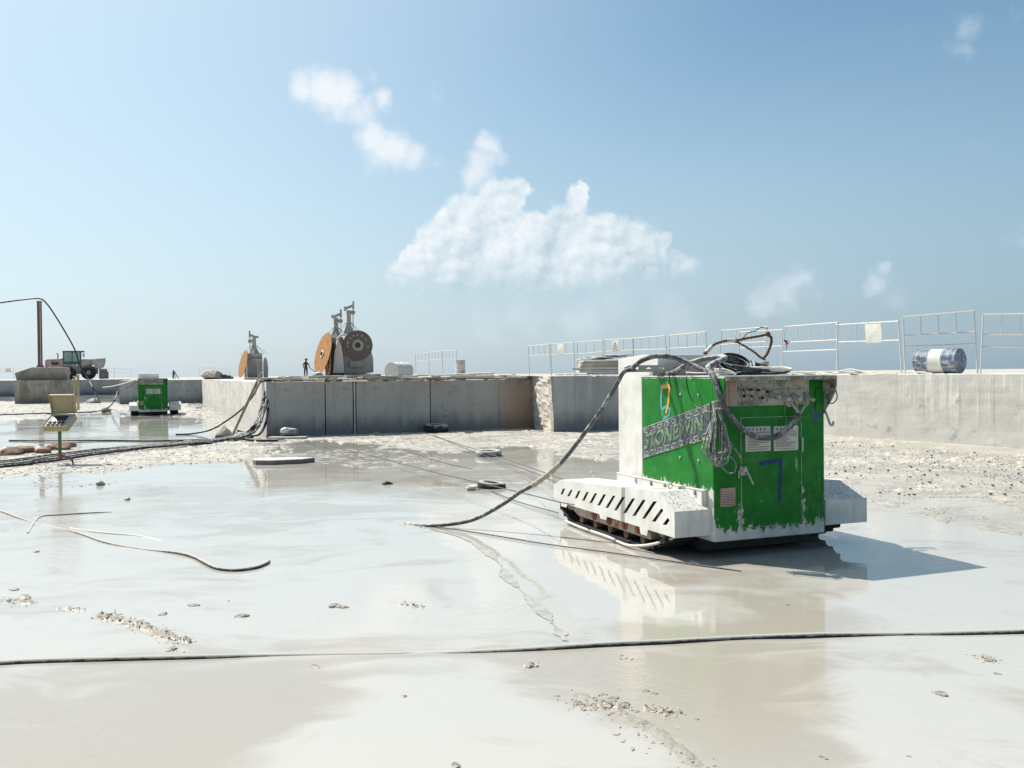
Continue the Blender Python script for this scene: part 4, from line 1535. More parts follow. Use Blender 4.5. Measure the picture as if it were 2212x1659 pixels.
cable('track_hose', [MW(.0, 2.2, .03), MW(-.03, 1.7, .03), MW(-.02, 1.2, .028), MW(-.05, .75, .025), MW(.0, .50, .06), MW(.07, .28, .13), MW(.14, .16, .2)], .013, PALE, 'muddy hose lying along the left track and curling up its front', 'hose', k=8)
# bundle of hoses over the bench corner and along the ground
rnd = random.Random(6)
for i in range(4):
    dx, dv = i * 3.4 - 6, i * 1.0
    top = [A(640 + i * 6, 816 - i * .4, 27.5), A(606 + dx * .6, 818 - i * .8, 25.6), A(592 + dx, 823.5 - i * .5, 24.75), A(581 + dx, 839, 24.35), A(574 + dx, 868, 24.1), A(563 + dx, 902, 23.7), A(551 + dx * 1.3, 926, 23.2)]
    gr_ = [G(530 + dx, 938 + dv, .05 + .03 * i), G(495, 944 + dv * 1.6, .06), G(440, 953 + dv, .05), G(370, 958 + dv * 1.7, .07), G(300, 965 + dv * 1.3, .05), G(210, 972 + dv * 3, .05), G(110, 984 + dv * 4, .04), G(20, 996 + dv * 3.5, .04), G(-60, 1001 + dv * 3, .04)]
    cable('bundled_hose', top + gr_, .034 if i < 3 else .026, BLACKC if i != 2 else HOSE, 'black hose of the bundle draped over the bench corner and across the mud', 'hose', 'hose bundle over the bench corner', k=6, wob=.012)
cable('arched_cable', [A(597, 822, 24.9), A(565, 824, 24.5), A(548, 853, 25.5), G(520, 905, .9) * 0 + A(520, 886, 25.5), A(480, 915, 25.6), A(450, 930, 25.3), G(410, 937, .03), G(380, 938, .02)], .026, BLACKC, 'single black cable swinging from the bench corner to the shallow water', 'cable', k=8)
cable('loop_hose', [A(585, 846, 24.3), A(578, 890, 24.1), A(572, 920, 23.9), G(560, 938, .05), G(540, 942, .04), G(528, 934, .10), G(512, 930, .14), G(515, 940, .06), G(540, 950, .04), G(600, 951, .04)], .035, BLACKC, 'black hose curling into a loop at the foot of the bench corner', 'hose', k=8)
p0, p1 = G(503, 938.5), A(565, 804, 24.9)
tag(MB().tube([p0, p0.lerp(p1, .5), p1], [.035, .04, .036], 8).build('wooden_pole', m_simple('old_wood', (0.22, 0.17, 0.12), (0.38, 0.31, 0.23), 9, 0.85), loc=p0, smooth=50), 'slender brown pole leaning on the sunlit side of the bench', 'pole')
cable('wall_hose', [G(20, 951, .02), G(120, 952, .03), G(230, 951, .02), G(330, 952, .02), G(420, 950, .02)], .02, BLACKC, 'thin dark line of hose across the shallow pool at left', 'hose')
cable('wall_hose', [G(-30, 897, .03), G(90, 893, .03), G(200, 890, .03)], .03, BLACKC, 'dark hose lying on the mud behind the control stand', 'hose')
cable('machine_hose', [A(303, 822, 42), A(270, 838, 44), G(215, 888, .03) * 0 + A(255, 845, 46), A(247, 866, 44), G(232, 881, .05), G(205, 889, .03), G(100, 894, .03)], .035, BLACKC, 'black hose drooping from the distant green machine to the mud', 'hose')
cable('machine_hose', [A(302, 816, 44), A(275, 826, 50), A(245, 834, 56), A(222, 837, 58)], .03, PALE, 'pale hose stretched from the distant green machine to the left', 'hose')
# ------------------------------------------------------------------ far machinery on the upper level
ZT = 1.44
POSTM = m_rust('red_brown_steel', (0.17, 0.10, 0.085), 0.5, 2.5, 0.7, (0.13, 0.055, 0.045), (0.26, 0.15, 0.12))
DISCO = m_rust('orange_rusted_disc', (0.33, 0.15, 0.04), 0.55, .9, 0.55, (0.22, 0.085, 0.022), (0.40, 0.20, 0.065))
DISCB = m_rust('brown_disc', (0.12, 0.10, 0.09), 0.5, 1.2, 0.6, (0.085, 0.055, 0.04), (0.20, 0.13, 0.09))
SGREY = m_muddy('faded_machine_grey', (0.30, 0.285, 0.26), (0.42, 0.39, 0.34), 1.2, 0.5, 0.7)
SPALE = m_muddy('pale_guard_paint', (0.58, 0.53, 0.50), (0.66, 0.60, 0.54), 1.2, 0.5, 0.7)
DRUMW = m_rust('worn_white_drum', (0.55, 0.54, 0.50), 0.36, 5, 0.55)
DRUMB = m_rust('worn_blue_drum', (0.045, 0.095, 0.18), 0.47, 7, 0.5, (0.42, 0.40, 0.36), (0.50, 0.48, 0.43))
DRUME = m_rust('drum_end', (0.42, 0.40, 0.36), 0.52, 4, 0.65, (0.20, 0.14, 0.09), (0.33, 0.27, 0.20))
BLACKM = m_simple('black_steel', (0.015, 0.015, 0.017), (0.05, 0.05, 0.05), 8, 0.6)
TYRE = m_muddy('old_tyre', (0.02, 0.02, 0.021), (0.36, 0.34, 0.30), 5, 0.36, 0.8, top=0.25)
GLASSM = mat('cab_glass', lambda n, tc: {'Base Color': (0.42, 0.60, 0.56), 'Roughness': 0.08, 'Transmission Weight': 0.55, 'IOR': 1.45})

# steel post on the stained block, with the cable slung over it
pb = Vector((0, 0, 0)) + A(87, 787, UPB.y + .9)
pb.z = 1.50 + .845
ph_ = 141 / FPX * pb.y
PR = root('steel_post', pb, ANG, 'tall red brown steel post standing on the upper stained block', 'post')
mb = MB()
mb.box(-.13, .13, -.12, -.10, 0, ph_)
mb.box(-.13, .13, .10, .12, 0, ph_)
mb.box(-.012, .012, -.10, .10, 0, ph_)
mb.build('column', POSTM, PR, bevel=.004)
mb = MB()
for i in range(7):
    z = ph_ * (i + .5) / 7
    mb.box(.04, .10, -.128, -.12, z - .03, z + .03)
MB().box(-.2, .2, -.2, .2, 0, .12).build('base_plate', POSTM, PR, bevel=.01)
MB().box(-.16, .16, -.15, .15, ph_, ph_ + .04).build('cap_plate', POSTM, PR)
mb = MB().tube([(.05, -.135, .1), (.05, -.135, ph_)], .02, 6)
mb.build('conduit', SPALE, PR)
Yp = pb.y
cable('slung_cable', [A(-160, 674, Yp - 4), A(-60, 661, Yp - 2), A(0, 654, Yp - 1), A(45, 648, Yp), A(84, 645, Yp + .1), A(100, 655, Yp + .3), A(118, 680, Yp + .5), A(140, 716, Yp + .7), A(160, 752, Yp + .9), A(171, 783, Yp + 1.0), A(178, 800, Yp + 1.2), A(192, 822, Yp + .9), A(203, 843, Yp + .2), G(213, 866, .05)], .045, BLACKC,
      'long black cable slung over the steel post and down past the loader', 'cable', k=8)


# double disc quarry saws
def disc(mb, c, nrm, r_, th=.05, teeth=64):
    nrm = Vector(nrm).normalized()
    a = nrm.cross(Vector((0, 0, 1))).normalized()
    b = a.cross(nrm)
    c = Vector(c)
    N_ = teeth * 2
    f_, k_ = [], []
    for i in range(N_):
        w = 2 * math.pi * i / N_
        rr = r_ * (1.0 if i % 2 else .982)
        d = a * math.cos(w) + b * math.sin(w)
        f_.append(c + nrm * th / 2 + d * rr)
        k_.append(c - nrm * th / 2 + d * rr)
    mb.add(f_ + k_, [tuple(range(N_)), tuple(range(2 * N_ - 1, N_ - 1, -1))] + [(i, N_ + i, N_ + (i + 1) % N_, (i + 1) % N_) for i in range(N_)])
    return a, b


def hubs(par, c, nrm, r_, holes, m1, m2):
    nrm = Vector(nrm).normalized()
    a = nrm.cross(Vector((0, 0, 1))).normalized()
    b = a.cross(nrm)
    c = Vector(c)
    MB().lathe(c + nrm * .03, nrm, [(0, r_ * .37), (.03, r_ * .37), (.034, r_ * .2)], 32).build('flange', m1, par, smooth=35)
    MB().lathe(c + nrm * .06, nrm, [(0, r_ * .19), (.12, r_ * .18), (.14, r_ * .08)], 24).build('hub', m2, par, smooth=35)
    for w in holes:
        q = c + (a * math.cos(w) + b * math.sin(w)) * r_ * .68
        MB().cyl(q + nrm * .026, q + nrm * .06, .075, n=8).build('bolt', SPALE, par)


def tower(par, x, y, z0, z1, arm, lean=0.0):
    mb = MB()
    mb.tube([(x, y, z0), (x, y, z0 + (z1 - z0) * .35)], [.62, .24], 4)
    mb.box(x - .28, x + .28, y - .28, y + .28, z0 + (z1 - z0) * .33, z0 + (z1 - z0) * .37)
    mb.box(x - .23, x + .23, y - .23, y + .23, z0 + (z1 - z0) * .37, z0 + (z1 - z0) * .80)
    mb.build('tower', SGREY, par)
    mb = MB()
    s_ = 1 if arm > 0 else -1
    mb.bar((x - s_ * .3, y, z1 - .45), (x + arm, y, z1 - .12), .3, .28)
    mb.box(x - s_ * .42 - .1, x - s_ * .42 + .1, y - .2, y + .2, z0 + (z1 - z0) * .78, z1 - .25)
    mb.box(x + arm - .1, x + arm + .1, y - .16, y + .16, z1 - .55, z1 + .38)
    mb.build('jib', SGREY, par)
    mb = MB()
    for dx in (-1, 1):
        for k in (1.2, 1.7):
            mb.cyl((x + dx * .2, y, z0 + (z1 - z0) * .42), (x + dx * k, y + .4, z0 - .1), .03, n=5)
    mb.build('stay_rods', SPALE, par)
    zc = z1 - .9
    mb = MB().lathe((x + arm * .92, y - .1, zc), (0, 1, 0), [(0, .1), (.0, .26), (.16, .26), (.16, .1)], 16)
    mb.build('pulley', SGREY, par, smooth=35)
    mb = MB()
    for d in (-.06, .08):
        mb.cyl((x + arm * .92 + d, y, zc), (x + arm * .92 + d * .7, y, z0 + .3), .022, n=5)
    mb.build('hoist_wire', BLACKM, par)


zsc = .1953 / 19.6                   # metres per reading at the twin saw


def tw(zx, zy):
    return (zx - 1300) * zsc, (985 - zy) * zsc


DS = 101.0
c = A(486 + 1300 * .1953, 812, DS)
TR = root('twin_disc_saw', (c.x, c.y, ZT - .06), math.radians(18), 'tall twin tower quarry saw with an orange disc and a round brown disc', 'quarry saw')
X = lambda zx: (zx - 1300) * zsc
Z = lambda zy: (985 - zy) * zsc
mb = MB()
mb.box(X(1310), X(1560), .2, 3.2, Z(945), Z(700))
mb.prism([(X(1530), Z(945)), (X(1655), Z(930)), (X(1655), Z(780)), (X(1630), Z(680)), (X(1560), Z(640)), (X(1530), Z(700))], lambda u, v, t: Vector((u, t, v)), .6, 2.6)
mb.box(X(1170), X(1320), .5, 3.0, Z(945), Z(535))
mb.box(X(1320), X(1600), .4, 2.8, Z(720), Z(560))
mb.build('housing', SGREY, TR, bevel=.06)
mb = MB()
mb.prism([(X(1185), Z(935)), (X(1305), Z(935)), (X(1298), Z(760)), (X(1280), Z(640)), (X(1255), Z(585)), (X(1235), Z(590)), (X(1205), Z(700))], lambda u, v, t: Vector((u, t, v)), -.9, -.3)
mb.build('blade_guard', SPALE, TR, bevel=.05)
mb = MB().tube([(X(1240), -.4, Z(640)), (X(1250), -.4, Z(550)), (X(1290), -.4, Z(515)), (X(1330), -.3, Z(512))], .13, 8)
mb.build('water_pipe', SPALE, TR, smooth=50)
mb = MB()
mb.box(X(1380), X(1520), -.1, .2, Z(870), Z(800))
mb.bar((X(1450), -.1, Z(940)), (X(1450), -.1, Z(800)), .1, .1)
mb.bar((X(1420), -.1, Z(858)), (X(1455), -.1, Z(858)), .06, .06)
mb.box(X(1310), X(1560), -.02, .2, Z(945), Z(885))
mb.build('front_panel', SGREY, TR, bevel=.02)
mb = MB()
nrm = (.04, -1, 0.0)
disc(mb, (X(1464), -.55, Z(630)), nrm, 167 * zsc)
d = mb.build('round_disc', DISCB, TR)
hubs(d, (X(1464), -.55, Z(630)), nrm, 167 * zsc, (.35, .75, 1.15, 1.55, 2.0, -.1, .2, 2.5, 3.3), SGREY, BLACKM)
n1 = (-.944, -.218, 0.244)
mb = MB()
disc(mb, (X(1086), -.3, Z(718)), n1, 236 * zsc)
d = mb.build('orange_disc', DISCO, TR)
nv = Vector(n1).normalized()
hubs(d, Vector((X(1080), -.3, Z(722))), n1, 1.15, (), SPALE, BLACKM)
mb = MB()
disc(mb, (X(1128), -1.1, Z(822)), (-.997, -.07, 0.02), 162 * zsc)
d = mb.build('orange_disc', DISCO, TR)
hubs(d, (X(1124), -1.1, Z(840)), (-.997, -.07, 0.02), 1.15, (), SPALE, BLACKM)
mb = MB()
mb.box(X(1165), X(1200), -.6, 2.0, Z(945), Z(600))
mb.box(X(1200), X(1222), -.7, .8, Z(940), Z(610))
mb.build('disc_carriage', BLACKM, TR)
tower(TR, X(1250), 1.2, Z(535), Z(262), .55)
tower(TR, X(1395), 1.4, Z(500), Z(165), .52)
mb = MB()
mb.box(X(1150), X(1600), -.6, 3.6, 0, Z(945))
mb.build('base_frame', BLACKM, TR)
# smaller saw at the left
c = A(486 + 340 * .1953, 812, 112.0)
z2 = .1953 / (FPX / 112.0)
SRT = root('disc_saw', (c.x, c.y, ZT - .08), math.radians(16), 'smaller grey single tower quarry saw with an edge-on orange disc', 'quarry saw')
X = lambda zx: (zx - 340) * z2
Z = lambda zy: (975 - zy) * z2
mb = MB()
mb.box(X(250), X(415), 0, 3.0, 0.1, Z(770))
mb.box(X(255), X(412), .2, 2.6, Z(770), Z(695))
mb.build('housing', SGREY, SRT, bevel=.06)
mb = MB()
mb.bar((X(300), -.06, Z(715)), (X(400), -.06, Z(715)), .1, .12)
mb.bar((X(290), -.06, Z(770)), (X(420), -.06, Z(770)), .1, .14)
mb.bar((X(345), -.06, Z(780)), (X(362), -.06, Z(820)), .1, .12)
mb.bar((X(362), -.06, Z(820)), (X(362), -.06, Z(960)), .14, .14)
mb.bar((X(412), -.06, Z(780)), (X(405), -.06, Z(880)), .08, .08)
mb.build('front_panel', SPALE, SRT)
mb = MB()
disc(mb, (X(207), -.2, Z(815)), (-.941, -.245, .223), 152 * z2)
d = mb.build('orange_disc', DISCO, SRT)
mb = MB()
mb.box(X(222), X(246), -.3, 1.8, .1, Z(740))
mb.build('disc_carriage', SPALE, SRT)
mb = MB()
mb.prism([(X(425), .1), (X(472), .1), (X(474), Z(870)), (X(468), Z(790)), (X(455), Z(745)), (X(435), Z(745)), (X(425), Z(800))], lambda u, v, t: Vector((u, t, v)), -.2, 2.0)
mb.build('blade_guard', SGREY, SRT, bevel=.05)
tower(SRT, X(328), 1.2, Z(695), Z(478), -.52)

# wheel loader in the far left
DL = 117.0
c = A(97, 812, DL)
LR = root('wheel_loader', (c.x, c.y, ZT), math.radians(24), 'dusty red and grey wheel loader with a raised bucket parked far left', 'loader')
RED = m_muddy('faded_red_paint', (0.34, 0.16, 0.13), (0.46, 0.40, 0.35), 1.5, 0.50, 0.6)
LGREY = m_muddy('loader_grey', (0.32, 0.31, 0.30), (0.48, 0.45, 0.41), 1.4, 0.5, 0.7)
mb = MB()
mb.prism([(0, 1.0), (0, 2.5), (.25, 2.62), (2.1, 2.7), (2.1, 1.0)], lambda u, v, t: Vector((u, t, v)), .35, 2.35)
mb.build('engine_hood', RED, LR, bevel=.05)
mb = MB()
mb.box(.75, 1.6, .30, .36, 1.9, 2.25)
mb.build('grille', BLACKM, LR)
MB().tube([(1.45, .7, 2.6), (1.52, .7, 3.2), (1.38, .7, 3.45)], .09, 8).build('exhaust', LGREY, LR, smooth=50)
mb = MB()
mb.box(2.0, 3.6, .5, 2.2, .8, 2.0)
mb.box(3.5, 6.2, .7, 2.0, .7, 1.7)
mb.prism([(3.6, 1.7), (4.3, 2.55), (5.0, 2.45), (5.6, 1.7)], lambda u, v, t: Vector((u, t, v)), .6, 2.1)
mb.build('frame', LGREY, LR, bevel=.05)
mb = MB()
for xs in (2.12, 4.15):
    for ys in (.55, 2.15):
        mb.box(xs - .06, xs + .06, ys - .06, ys + .06, 2.1, 3.55)
mb.box(3.1, 3.2, .5, .6, 2.1, 3.55)
mb.box(2.02, 4.6, .42, 2.28, 3.55, 3.72)
mb.box(2.05, 4.2, .5, 2.2, 1.95, 2.35)
cab = mb.build('cab', m_simple('cab_frame', (0.035, 0.055, 0.055), (0.10, 0.12, 0.11), 3, 0.6), LR, bevel=.02)
mb = MB()
mb.box(2.16, 4.1, .52, .535, 2.36, 3.54)
mb.box(2.16, 4.1, 2.165, 2.18, 2.36, 3.54)
mb.box(4.14, 4.155, .6, 2.1, 2.36, 3.54)
mb.build('window', GLASSM, cab)
MB().box(2.6, 3.2, 1.0, 1.7, 2.36, 3.1).build('driver_seat', BLACKM, cab)
MB().box(4.4, 4.62, .2, .36, 2.9, 3.4).build('mirror', LGREY, cab, bevel=.02)
MB().box(1.95, 2.15, .2, .34, 2.55, 2.75).build('mirror', BLACKM, cab, bevel=.02)
for wx in (2.75, 5.06):
    for wy, sgn in ((.0, -1), (2.1, 1)):
        wc = Vector((wx, wy + (.0 if sgn < 0 else 0), .87))
        mb = MB().lathe(wc, (0, 1, 0), [(0, .45), (.0, .66), (.06, .80), (.14, .87), (.46, .87), (.54, .80), (.6, .66), (.6, .45)], 32)
        for k in range(22):
            w = k * 2 * math.pi / 22
            p = wc + Vector((.87 * math.cos(w), .05, .87 * math.sin(w)))
            p2 = wc + Vector((.87 * math.cos(w + .14), .3, .87 * math.sin(w + .14)))
            mb.bar(p, p2, .07, .06)
        wh = mb.build('wheel', TYRE, LR, smooth=40)
        MB().lathe(wc + Vector((0, .0, 0)), (0, 1, 0), [(-.02, .12), (-.02, .26), (.03, .30), (.06, .44), (.10, .46), (.5, .46)], 24).build('rim', m_simple('dusty_rim', (0.30, 0.24, 0.20), (0.38, 0.30, 0.25), 3, 0.7), wh, smooth=35)
mb = MB()
mb.prism([(4.1, 2.0), (4.3, 2.65), (6.2, 2.60), (6.9, 2.0), (6.6, 1.55), (5.6, 1.9)], lambda u, v, t: Vector((u, t, v)), .55, .85)
mb.prism([(4.1, 2.0), (4.3, 2.65), (6.2, 2.60), (6.9, 2.0), (6.6, 1.55), (5.6, 1.9)], lambda u, v, t: Vector((u, t, v)), 1.85, 2.15)
mb.build('boom', LGREY, LR, bevel=.04)
mb = MB()
mb.prism([(5.4, 2.62), (7.1, 2.75), (7.1, 2.2), (6.9, 1.6), (6.4, 1.35), (5.9, 1.5), (5.6, 2.1)], lambda u, v, t: Vector((u, t, v)), -.1, 2.8)
for k in range(7):
    y = -.05 + k * .46
    mb.prism([(6.95, 2.72), (7.14, 2.85), (7.1, 2.70)], lambda u, v, t: Vector((u, t, v)), y, y + .12)
mb.build('bucket', LGREY, LR, bevel=.03)
mb = MB()
mb.box(6.3, 7.45, .3, 2.4, .05, 1.0)
mb.box(6.3, 7.3, .3, 2.4, 1.0, 1.35)
mb.build('quick_coupler', m_rust('coupler_paint', (0.26, 0.22, 0.20), 0.45, 2), LR, bevel=.08)
mb = MB()
mb.box(6.72, 7.0, .27, .3, .25, .9)
mb.build('coupler_plate', RED, LR)


# drums
def drum(name, mats, label, band=None, group='steel drums on the upper level'):
    Rr, Ln_ = .29, .88
    DR = root(name, (0, 0, 0), 0, label, 'drum', group)
    prof = [(0, Rr - .012), (0, Rr + .006), (.015, Rr + .008), (.03, Rr)]
    for q in (.30, .58):
        prof += [(q - .02, Rr), (q - .008, Rr + .012), (q + .008, Rr + .012), (q + .02, Rr)]
    for i in range(6):
        pass
    body = []
    zs = [0, .012, .03]
    n_ = 30
    pr = [(0, Rr - .012), (0, Rr + .007), (.02, Rr + .007), (.03, Rr)]
    for i in range(41):
        t = .03 + .82 * i / 40
        r_ = Rr
        if abs(t - .30) < .015 or abs(t - .585) < .015:
            r_ += .014
        elif t < .27 or t > .61:
            r_ += .005 * math.sin((t - .03) * 2 * math.pi / .045)
        pr.append((t, r_))
    pr += [(.86, Rr + .007), (.88, Rr + .007), (.88, Rr - .012)]
    mb = MB()
    segs = band or [(0, .88, 0)]
    mb.lathe((0, 0, 0), (0, 0, 1), pr, 36)
    o = len(pr)
    for fi in range((len(pr) - 1) * 36):
        t = pr[fi // 36][0]
        for (a, b, k_) in segs:
            if a <= t < b:
                mb.mi[fi] = k_
    sh = mb.build('shell', mats, DR, smooth=30)
    for zz_ in (.012, .868):
        e = MB().lathe((0, 0, zz_ - .003), (0, 0, 1), [(0, Rr - .012), (.006, Rr - .012)], 36).build('drum_end', DRUME, DR)
        MB().lathe((.16, .05, zz_ + (.003 if zz_ > .5 else -.013)), (0, 0, 1), [(0, .03), (.01, .028)], 12).build('bung', DRUME, e)
    return DR


DB = [(0, .28, 0), (.28, .60, 1), (.60, .88, 0)]
d1 = drum('steel_drum', [DRUMB, DRUMW, DRUME], 'blue and white ribbed steel drum lying on the right bench edge', DB)
Yd = 21.9
pc = A(2023, 779.5, Yd)
ax = (A(2052, 779, Yd + .12) - A(1993, 779, Yd - .12))
ax = Vector((.86, .42, 0)).normalized() * -1
axd = -ax
rotq = axd.to_track_quat('Z', 'Y')
d1.rotation_euler = rotq.to_euler()
d1.location = Vector((pc.x, pc.y, 1.492 + .305)) - axd * .44
# camera should see the brown end at the right: end plate faces the camera side
axd = Vector((.594, -.803, 0)).normalized()
d1.rotation_euler = axd.to_track_quat('Z', 'Y').to_euler()
d1.scale = (1, 1, 1.15)
d1.location = Vector((pc.x, pc.y, 1.492 + .305)) - axd * .44
d2 = drum('steel_drum', [DRUMW, DRUMW], 'dented grey white drum lying on the central bench edge, its end facing left')
Yd = 32.0
pc = A(862, 798, Yd)
axd = Vector((-.50, -.86, 0)).normalized()
d2.rotation_euler = axd.to_track_quat('Z', 'Y').to_euler()
d2.location = Vector((pc.x, pc.y, 1.44 + .30)) - axd * .44
REDW = m_rust('red_white_drum_paint', (0.55, 0.53, 0.50), 0.45, 3, 0.6, (0.30, 0.05, 0.04), (0.40, 0.12, 0.09))
d3 = drum('steel_drum', [DRUMW, REDW], 'upright white drum with red marks beside the middle barriers', [(0, .24, 1), (.24, .62, 0), (.62, .88, 1)])
pc = A(994.5, 806, 54.0)
d3.location = (pc.x, pc.y, ZT + .12)
d3.scale = (1, 1, 1)

# control box on a stand
pf = G(130, 1003)
pf.z = max(0.0, float(heights(np.array([pf.x]), np.array([pf.y]))[0])) + .035
CS = root('control_stand', pf, math.radians(-2), 'open yellowed control case on a green tripod pole at left', 'control panel')
YC = m_muddy('yellowed_case', (0.42, 0.335, 0.17), (0.50, 0.45, 0.34), 6, 0.45, 0.5)
s_ = pf.y / FPX
GPOLE = m_muddy('green_pole_paint', (0.09, 0.15, 0.06), (0.34, 0.32, 0.26), 5, 0.42, 0.6)
MB().cyl((0, 0, .10), (0, 0, .66), .030, n=12).build('pole', GPOLE, CS, smooth=40)
MB().cyl((0, 0, .05), (0, 0, .16), .036, n=12).build('pole_foot', m_rust('rusty_foot', (0.30, 0.18, 0.13), .5, 12), CS, smooth=40)
for (a, b) in ((-.46, -.20), (.36, -.22), (.10, .26)):
    MB().tube([(0, 0, .13), (a * .88, b * .88, .055), (a, b, .01), (a * 1.01, b * 1.01, -.05)], .015, 6).build('leg', POSTM, CS, smooth=50)
tilt = math.radians(32)
Rm = Matrix.Rotation(tilt, 3, 'X')


def cm(x, y, z):                     # case frame: base tilted towards the viewer
    q = Rm @ Vector((x, y, z))
    return Vector((q.x, q.y, q.z + .74))


def cbox(mb, x0, x1, y0, y1, z0, z1):
    k = MB().box(x0, x1, y0, y1, z0, z1)
    mb.add([cm(*p) for p in k.v], k.f)


mb = MB()
hw, hd = .235, .20
cbox(mb, -hw, hw, -hd, hd, -.07, 0)
cbox(mb, -hw, -hw + .012, -hd, hd, 0, .045)
cbox(mb, hw - .012, hw, -hd, hd, 0, .045)
cbox(mb, -hw + .012, hw - .012, -hd, -hd + .012, 0, .045)
cbox(mb, -hw + .012, hw - .012, hd - .012, hd, 0, .045)
mb.build('case', YC, CS, bevel=.006)
mb = MB()
cbox(mb, -hw + .016, hw - .016, -hd + .016, hd - .016, .002, .03)
fp = mb.build('faceplate', m_muddy('grey_faceplate', (0.30, 0.30, 0.29), (0.45, 0.43, 0.38), 12, .4), CS)
mb = MB()
cbox(mb, -.13, .12, .01, .16, .030, .036)
mb.build('screen', m_simple('dark_screen', (0.012, 0.015, 0.022), (0.03, 0.035, 0.045), 8, 0.25), fp)
for i in range(4):
    for j in range(2):
        mb = MB()
        cbox(mb, -.165 + i * .083, -.122 + i * .083, -.155 + j * .075, -.115 + j * .075, .030, .058)
        mb.build('switch', BLACKM if (i, j) != (3, 0) else POSTM, fp, bevel=.003)
# lid standing open
lidR = Matrix.Rotation(math.radians(14), 3, 'X')
hinge = cm(0, hd, .045)


def lm(x, y, z):
    q = lidR @ Vector((x, y, z))
    return hinge + q + Vector((0, 0, .01))


def lbox(mb, x0, x1, y0, y1, z0, z1):
    k = MB().box(x0, x1, y0, y1, z0, z1)
    mb.add([lm(*p) for p in k.v], k.f)


mb = MB()
lbox(mb, -hw, hw, .05, .062, 0, .36)
lbox(mb, -hw, -hw + .012, .0, .05, 0, .36)
lbox(mb, hw - .012, hw, .0, .05, 0, .36)
lbox(mb, -hw + .012, hw - .012, .0, .05, .348, .36)
lbox(mb, -hw + .012, hw - .012, .0, .05, 0, .012)
mb.build('lid', YC, CS, bevel=.004)
mb = MB()
mb.box(.13, .165, .28, .295, .95, 1.60)
mb.box(.19, .235, .28, .295, .95, 1.62)
mb.box(.12, .245, .268, .28, 1.44, 1.46)
mb.box(.12, .245, .268, .28, 1.58, 1.60)
mb.build('antenna_board', YC, CS)

# distant figure with a long bar and a far drilling rig
pf = A(661, 814, 88)
PE = root('person', (pf.x, pf.y, ZT + .02), math.radians(10), 'distant person in dark clothes and a flat hat leaning on a bar near the saws', 'person')
SKIN = m_simple('dark_skin', (0.16, 0.09, 0.06), (0.19, 0.11, 0.07), 3, 0.6)
CLOTH = m_simple('dark_purple_clothes', (0.035, 0.025, 0.035), (0.07, 0.05, 0.06), 3, 0.9)


def skin_body(name, verts, edges, radii, ma, parent):
    me = bpy.data.meshes.new(name)
    me.from_pydata(verts, edges, [])
    me.materials.append(ma)
    o = bpy.data.objects.new(name, me)
    COL.objects.link(o)
    sk_ = o.modifiers.new('skin', 'SKIN')
    sk_.use_smooth_shade = True
    for i, r_ in enumerate(radii):
        me.skin_vertices[0].data[i].radius = (r_, r_)
    me.skin_vertices[0].data[0].use_root = True
    sb = o.modifiers.new('sub', 'SUBSURF')
    sb.levels = sb.render_levels = 2
    dg = bpy.context.evaluated_depsgraph_get()
    m2 = bpy.data.meshes.new_from_object(o.evaluated_get(dg))
    bpy.data.objects.remove(o)
    o = bpy.data.objects.new(name, m2)
    COL.objects.link(o)
    o.parent = parent
    return o


V_ = [(0, 0, .92), (0, 0, 1.12), (.0, -.02, 1.32), (.01, -.04, 1.44), (.02, -.06, 1.52), (.03, -.07, 1.62),
      (-.09, 0, .88), (-.12, -.03, .48), (-.11, .02, .08), (-.11, -.12, .05),
      (.09, 0, .88), (.10, -.05, .48), (.09, .03, .08), (.09, -.12, .05),
      (-.17, -.02, 1.38), (-.27, -.02, 1.14), (-.20, -.16, .96), (-.17, -.22, .90),
      (.17, -.02, 1.38), (.30, -.06, 1.16), (.36, -.20, .98), (.38, -.26, .93)]
E_ = [(0, 1), (1, 2), (2, 3), (3, 4), (4, 5), (0, 6), (6, 7), (7, 8), (8, 9), (0, 10), (10, 11), (11, 12), (12, 13), (2, 14), (14, 15), (15, 16), (16, 17), (2, 18), (18, 19), (19, 20), (20, 21)]
R_ = [.14, .13, .15, .07, .06, .095, .10, .075, .05, .04, .10, .075, .05, .04, .07, .05, .04, .035, .07, .05, .04, .035]
try:
    skin_body('body', V_, E_, R_, CLOTH, PE)
except Exception as ex_:
    print('skin failed', ex_)
MB().lathe((.03, -.07, 1.55), (0, 0, 1), [(0, .05), (.03, .085), (.09, .10), (.15, .095), (.2, .05)], 12).build('head', SKIN, PE, smooth=60)
MB().lathe((.03, -.07, 1.70), (0, 0, 1), [(0, .10), (.0, .24), (.02, .24), (.035, .12), (.11, .105), (.13, .05)], 18).build('hat', CLOTH, PE, smooth=40)
p0 = Vector((pf.x, pf.y, ZT)) + Vector((.35, -.2, .95))
tag(MB().cyl(p0, p0 + Vector((1.4, -.3, -.93)), .03, n=6).build('drill_bar', BLACKM, loc=p0), 'long dark bar held slanting down to the rock by the person', 'bar')
pf = A(374, 811, 92)
DRG = root('rock_drill', (pf.x, pf.y, 1.46), 0, 'far black rock drill on a slanted leg against the sky', 'drill')
MB().bar((0, 0, 0), (.05, 0, .85), .12, .14).build('drill_body', BLACKM, DRG, bevel=.02)
MB().bar((-.2, 0, .5), (.15, 0, .5), .07, .05).build('handle', BLACKM, DRG)
MB().cyl((.1, 0, .75), (.55, 0, 0), .04, n=6).build('leg', BLACKM, DRG)
MB().cyl((.1, 0, .7), (.2, .1, 0), .03, n=6).build('leg', BLACKM, DRG)
pf = A(676, 812, 86)
o = rock_mb((0, 0, .25), .75, .5, .42, 5).build('boulder', GRB)
o.location = (pf.x + .5, pf.y, ZT)
tag(o, 'dark grey boulder between the person and the orange disc', 'boulder')
